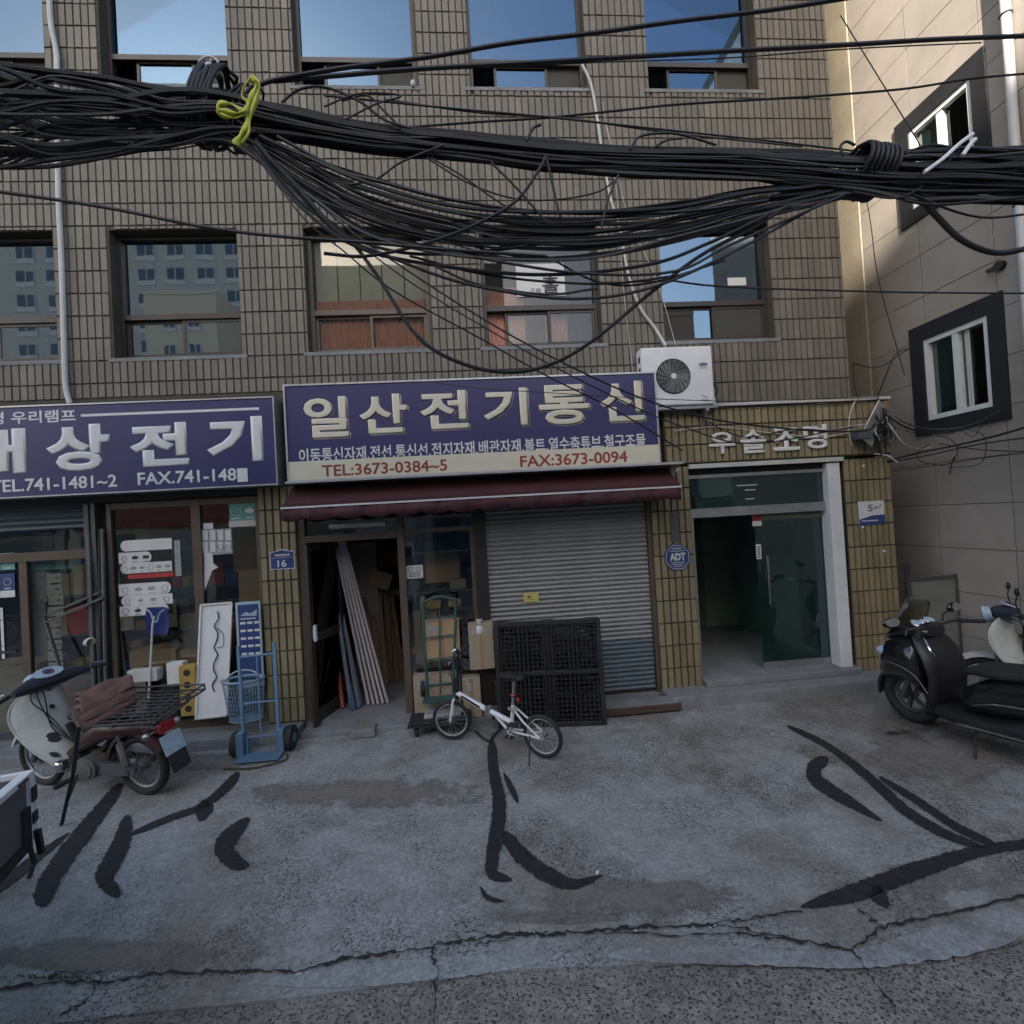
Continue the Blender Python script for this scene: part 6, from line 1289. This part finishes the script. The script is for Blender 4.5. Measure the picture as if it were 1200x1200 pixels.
def ringp(c, r): return [c+Vector((r*cos(k*2*pi/36), r*.7*sin(k*2*pi/36), 0)) for k in range(36)]
for t in [k/9 for k in range(10)]: w.tube(ringp(ct.lerp(cb_,t), rt_+(rb-rt_)*t), .008 if t in (0,1) else .003, 5, closed=True)
A_, B_ = ringp(ct, rt_), ringp(cb_, rb)
for k in range(36): w.tube([A_[k], B_[k]], .0032, 4)
part('basket_mesh', w, K['basket_blue'], bs); w = M(); w.tube(ringp(ct+Vector((0,0,.01)), rt_+.005), .012, 6, closed=True); part('rim', w, K['basket_blue'], bs, smooth=True)
w = M(); w.prism([(cb_.x+rb*cos(k*pi/12), cb_.y+rb*.7*sin(k*pi/12)) for k in range(24)], cb_.z-.005, cb_.z+.005, lambda u, v, d: Vector((u, v, d))); part('base', w, K['basket_blue'], bs)
w = M(); w.tube(smooth_path([ct+Vector((-rt_,0,0)), ct+Vector((-.08,.02,.09)), ct+Vector((.08,.02,.09)), ct+Vector((rt_,0,0))], 6), .008, 6); part('handle', w, K['off_white'], bs, smooth=True)
# ---------------------------------------------------------------- leaning panel, framed poster, shovel, blocks
yb = -.12
lp = thing('white_tray', 'long white tray panel with a twisted cable leaning on the lamp shop window', 'panel', tuple(at(250,840,-.2)))
q = [at(230,842,-.17), at(266,838,-.17), at(272,706,-.03), at(236,709,-.03)]
w = M(); n_ = (q[1]-q[0]).cross(q[3]-q[0]).normalized(); n_ = n_ if n_.y < 0 else -n_
w.add(q+[p-n_*.02 for p in q], [(0,1,2,3),(7,6,5,4),(0,4,5,1),(1,5,6,2),(2,6,7,3),(3,7,4,0)]); part('board', w, K['white_paint'], lp)
w = M()
for i in range(4): w.bar(q[i]+n_*.008, q[(i+1)%4]+n_*.008, .02, .02, tuple(n_))
part('rim', w, K['paper'], lp)
cen = lambda u, v: q[0].lerp(q[1],u).lerp(q[3].lerp(q[2],u),v)
w = M(); w.tube(smooth_path([cen(.55+.07*sin(k*2.3), .93-k*.065)+n_*(.012+.006*sin(k)) for k in range(12)], 5), .007, 6); w.tube(smooth_path([cen(.55,.78)+n_*.012, cen(.78,.72)+n_*.02, cen(.8,.62)+n_*.02, cen(.6,.60)+n_*.012], 5), .004, 5); part('cable', w, K['ink'], lp, smooth=True)
fp = thing('framed_poster', 'blue price poster in a light frame leaning beside the tiled pillar', 'poster', tuple(at(290,800,-.1)))
x0, x1, z0, z1 = onsign(276, 305, 706, 806, -.08)
w = M(); w.box(x0, x1, -.09, -.07, z0, z1); part('board', w, K['plate_blur'], fp); w = M(); w.box(x0+.025, x1-.02, -.094, -.0905, z0+.05, z1-.03); pf = part('print_face', w, K['print_blue'], fp)
w = M(); zz_ = z1-.22
for r_ in range(5):
    for c_ in range(3): w.box(x0+.045+c_*.075, x0+.10+c_*.075, -.097, -.0945, zz_-.025-r_*.085, zz_-r_*.085)
w.box(x0+.05, x1-.05, -.097, -.0945, z1-.19, z1-.18); part('print', w, K['paper'], fp)
w = M(); w.prism([(x0+.05,z1-.15), (x0+.11,z1-.11), (x0+.16,z1-.13), (x0+.23,z1-.09), (x1-.04,z1-.16)], -.097, -.0945, lambda u, v, d: Vector((u, d, v))); part('print', w, K['plate_blur'], pf)
sv = thing('shovel', 'blue plastic snow shovel with white handle standing upside down at the window', 'shovel', tuple(at(175,840,-.15)))
A = at(183,712,-.06); w = M(); rr_ = []
for (px0, px1, py) in ((172,196,712), (170,198,722), (171,198,736), (173,195,744)):
    a_, b_ = at(px0,py,-.06), at(px1,py,-.06); rr_.append([a_, a_.lerp(b_,.5)+Vector((0,.03,0)), b_, b_+Vector((0,.008,0)), a_.lerp(b_,.5)+Vector((0,.038,0)), a_+Vector((0,.008,0))])
w.loft(rr_); part('blade', w, K['shovel_blue'], sv, smooth=True)
w = M(); w.tube([at(181,722,-.075), at(179,730,-.085), at(174,822,-.16)], .011, 8); part('handle', w, K['off_white'], sv, smooth=True)
w = M(); w.tube(smooth_path([at(172,714,-.075), at(177,719,-.085), at(180,728,-.085), at(184,728,-.085), at(187,719,-.085), at(193,714,-.075)], 4), .008, 6); part('socket', w, K['plate_blur'], sv, smooth=True)
yb_ = thing('socket_block', 'yellow block with round black holes standing by the white leaning panel', 'block', tuple(at(218,842,-.15)))
x0, x1, z0, z1 = onsign(209, 228, 781, 840, -.16); w = M(); w.box(x0, x1, -.16, -.04, z0, z1); part('block', w, K['yellow_block'], yb_, bevel=.005)
for k in range(4): zc = z0+(z1-z0)*(.14+.24*k); w = M(); w.cyl(((x0+x1)/2,-.159,zc), ((x0+x1)/2,-.163,zc), .035, 18); part('hole', w, K['dark'], yb_)
for k, (a_, b_, c_, d_, mt, lb) in enumerate([(196,215,777,802,'paper','white box standing behind the yellow block at the lamp shop'), (188,209,802,842,'black_plastic','low black crate left of the yellow block'), (140,172,800,838,'interior_dark','dark tool case at the foot of the stickered window'),
     (228,231,785,840,'wood','thin brown strip between yellow block and white panel'), (150,185,786,800,'off_white','pale flat box on the dark tool case behind the rack')]):
    x0, x1, z0, z1 = onsign(a_, b_, c_, d_, -.10); w = M(); w.box(x0, x1, -.12, -.01+0*k, z0, z1); one('box', w, K[mt], lb, 'box', bevel=.004)
# dark poles standing in the gap of the left shop
for k, (px0, px1, dy) in enumerate([(108,104,0), (114,117,.02), (121,120,.03)]):
    w = M(); w.tube([at(px0+4, 838, -.12-dy), at(px1, 620, .0)], .018, 8); one('pole', w, K[['steel_dull','rubber','steel_dull'][k]], 'dark pole leaning in the gap between shutter and stickered window, %s' % ['left one','middle one','right one'][k], 'pole', 'poles leaning at the left shop', smooth=True)
ru = thing('step_ladder', 'grey metal folding stand leaning behind the left glass door', 'ladder', tuple(at(60,800,.02)))
w = M(); w.bar(at(52,730,.02), at(122,700,-.1), .03, .02); w.bar(at(56,720,.05), at(122,692,-.06), .02, .02); w.bar(at(52,722,.03), at(76,800,-.05), .03, .02); part('rail', w, K['steel_dull'], ru)
# ---------------------------------------------------------------- centre: cart, green hand truck, block, plank
pc = thing('platform_cart', 'low dark platform cart parked by the open glass front of the centre shop', 'cart', (-.45,-.33,0))
w = M(); w.box(-.78, -.12, -.50, -.06, .135, .165); part('platform', w, K['rubber'], pc, bevel=.012)
w = M(); w.box(-.79, -.11, -.51, -.05, .12, .1345); part('bumper', w, K['black_plastic'], pc, bevel=.006)
for x in (-.70,-.20):
    for y in (-.43,-.13):
        w = M(); w.cyl((x-.016,y,.052), (x+.016,y,.052), .05, 16); c_ = part('caster', w, K['rubber'], pc, smooth=True); w = M(); w.box(x-.025, x-.019, y-.02, y+.02, .05, .12); w.box(x+.019, x+.025, y-.02, y+.02, .05, .12); part('fork', w, K['steel_dull'], c_)
w = M(); w.box(-.62, -.22, -.42, -.20, .166, .21, None); one('folded_sheet', w, K['paper_grey'], 'grey folded sheet lying on the dark platform cart', 'sheet', bevel=.012)
gh = thing('hand_truck', 'dark green hand truck standing upright in front of the centre shop glass', 'hand truck', (-.5,-.25,.1))
y_ = -.20; w = M(); a0, a1 = at(501,815,y_-.03), at(496,716,y_); b0, b1 = at(531,812,y_-.03), at(534,712,y_)
tp = a1.lerp(b1,.5)+Vector((0,0,.14)); w.tube(smooth_path([a0, a1, a1.lerp(tp,.5)+Vector((-.05,0,.03)), tp, b1.lerp(tp,.5)+Vector((.05,0,.03)), b1, b0], 5), .015, 8)
for t in (.12,.42,.68,.9): w.tube([a0.lerp(a1,t), b0.lerp(b1,t)], .010, 8)
w.tube([a0.lerp(b0,.5), a1.lerp(b1,.5)], .009, 8); part('frame', w, K['cart_green'], gh, smooth=True)
w = M(); w.box(a0.x-.04, b0.x+.04, y_-.22, y_-.02, a0.z-.03, a0.z-.015); part('toe_plate', w, K['cart_green'], gh)
for x in (a0.x-.05, b0.x+.05): w = M(); w.cyl((x-.02,y_+.03,a0.z+.07), (x+.02,y_+.03,a0.z+.07), .095, 20); part('wheel', w, K['rubber'], gh, smooth=True)
cbk = thing('concrete_block', 'small mossy concrete block lying on the ground before the open door', 'block', tuple(gp(425,868)))
c_ = gp(426,862); w = M(); mm = Matrix.Translation((c_.x, c_.y, 0)) @ Matrix.Rotation(.12,4,'Z'); w.box(-.13,.13,-.09,.14,0,.09,mm); part('block', w, K['concrete'], cbk, bevel=.015)
w = M(); w.box(-.10,.09,-.06,.11,.0895,.096,mm); part('worn_top', w, K['gate_green'], cbk, bevel=.003)
w = M(); a_, b_ = at(700,832,-.32), at(795,828,-.32); w.box(a_.x, b_.x, -.42, -.22, .02, .10); w2 = one('timber', w, K['wood_dark'], 'dark timber beam lying on the ground below the shutter', 'timber', bevel=.006)
w = M(); w.box(a_.x+.06, b_.x-.02, -.41, -.23, .1005, .122); part('pale_strip', w, K['concrete'], w2)
w = M(); p = gp(575,842); w.box(p.x-.05, p.x+.05, p.y-.04, p.y+.04, 0, .04); one('rubber_foot', w, K['rubber'], 'small black rubber block on the ground below the pallet corner', 'block', bevel=.01)
w = M(); w.tube(smooth_path([(-.08,-.5,.03), (.05,-.75,.02), (.12,-.6,.02), (.2,-.5,.03)], 5), .012, 6); one('hose', w, K['rubber'], 'short black hose lying under the bicycle by the cart', 'hose', smooth=True)
# ---------------------------------------------------------------- small truck at the lower left edge
tk = thing('flatbed_truck', 'small flatbed truck with grey drop side and white rim at the lower left edge', 'truck', (-3.2,-4.6,0))
A = gp(35,905,.98); Bp = gp(0,935,.98); d = (Bp-A).normalized(); s = Vector((d.y,-d.x,0)); s = s if s.x < 0 else -s    # s points into the truck bed
tm = Matrix((d, s, Vector((0,0,1)))).transposed().to_4x4(); tm.translation = Vector((A.x, A.y, 0))
Lt, Wt = 2.7, 1.55
w = M(); w.box(.02, Lt, .012, .03, .62, .95, tm); w.box(.02, Lt, Wt-.03, Wt-.012, .62, .95, tm); part('side_gate', w, K['truck_grey'], tk)
w = M(); w.box(-.01, .0, .04, Wt-.04, .62, .95, tm); part('tail_gate', w, K['truck_grey'], tk)
w = M(); w.box(.0, Lt, -.012, .045, .95, .985, tm); w.box(.0, Lt, Wt-.045, Wt+.012, .95, .985, tm); w.box(-.03, .0, -.012, Wt+.012, .95, .985, tm)
w.box(-.03, .015, -.014, .04, .60, .949, tm); w.box(.05, .4, -.013, .0, .962, .975, tm); part('rim_rail', w, K['white_paint'], tk, bevel=.006)
w = M(); w.box(-.02, .03, -.022, -.014, .82, .90, tm); part('latch', w, K['black_plastic'], tk); w = M(); w.box(-.02, .03, -.022, -.014, .70, .76, tm); part('latch', w, K['black_plastic'], tk); w = M(); w.box(.06, .16, -.02, -.013, .962, .974, tm); part('latch', w, K['black_plastic'], tk); w = M(); w.bar(tm @ Vector((.02,-.03,.66)), tm @ Vector((.01,-.04,.52)), .03, .02); part('latch', w, K['black_plastic'], tk)
w = M(); w.box(.02, .09, -.006, .011, .60, .80, tm); w.tube([tm @ Vector((.06,-.005,.62)), tm @ Vector((.02,-.01,.48)), tm @ Vector((.06,-.0,.42))], .012, 6); part('rubber_flap', w, K['rubber'], tk)
w = M(); w.box(.0, Lt, .0, Wt, .56, .615, tm); part('bed_floor', w, K['rubber'], tk)
w = M(); w.box(.1, Lt+.3, .35, .45, .40, .56, tm); w.box(.1, Lt+.3, Wt-.45, Wt-.35, .40, .56, tm); part('chassis', w, K['steel_dull'], tk)
for x in (.75, Lt+.75):
    for y in (.12, Wt-.12):
        w = M(); c_ = tm @ Vector((x, y, .28)); ax = (tm.to_3x3() @ Vector((0,1,0))); w.cyl(c_-ax*.08, c_+ax*.08, .28, 28); wl = part('wheel', w, K['rubber'], tk, smooth=True, bevel=.02); w = M(); w.cyl(c_-ax*.083, c_+ax*.083, .16, 20); part('rim', w, K['steel'], wl, smooth=True)
w = M(); w.prism([(Lt+.1,.45), (Lt+1.45,.45), (Lt+1.5,1.05), (Lt+1.2,1.85), (Lt+.15,1.9)], .02, Wt-.02, lambda u, v, dd: tm @ Vector((u, dd, v))); part('cab', w, K['white_paint'], tk, bevel=.03)
w = M(); w.prism([(Lt+.25,1.1), (Lt+1.3,1.1), (Lt+1.12,1.72), (Lt+.28,1.75)], .012, .019, lambda u, v, dd: tm @ Vector((u, dd, v))); part('cab_window', w, K['window_dark'], tk)
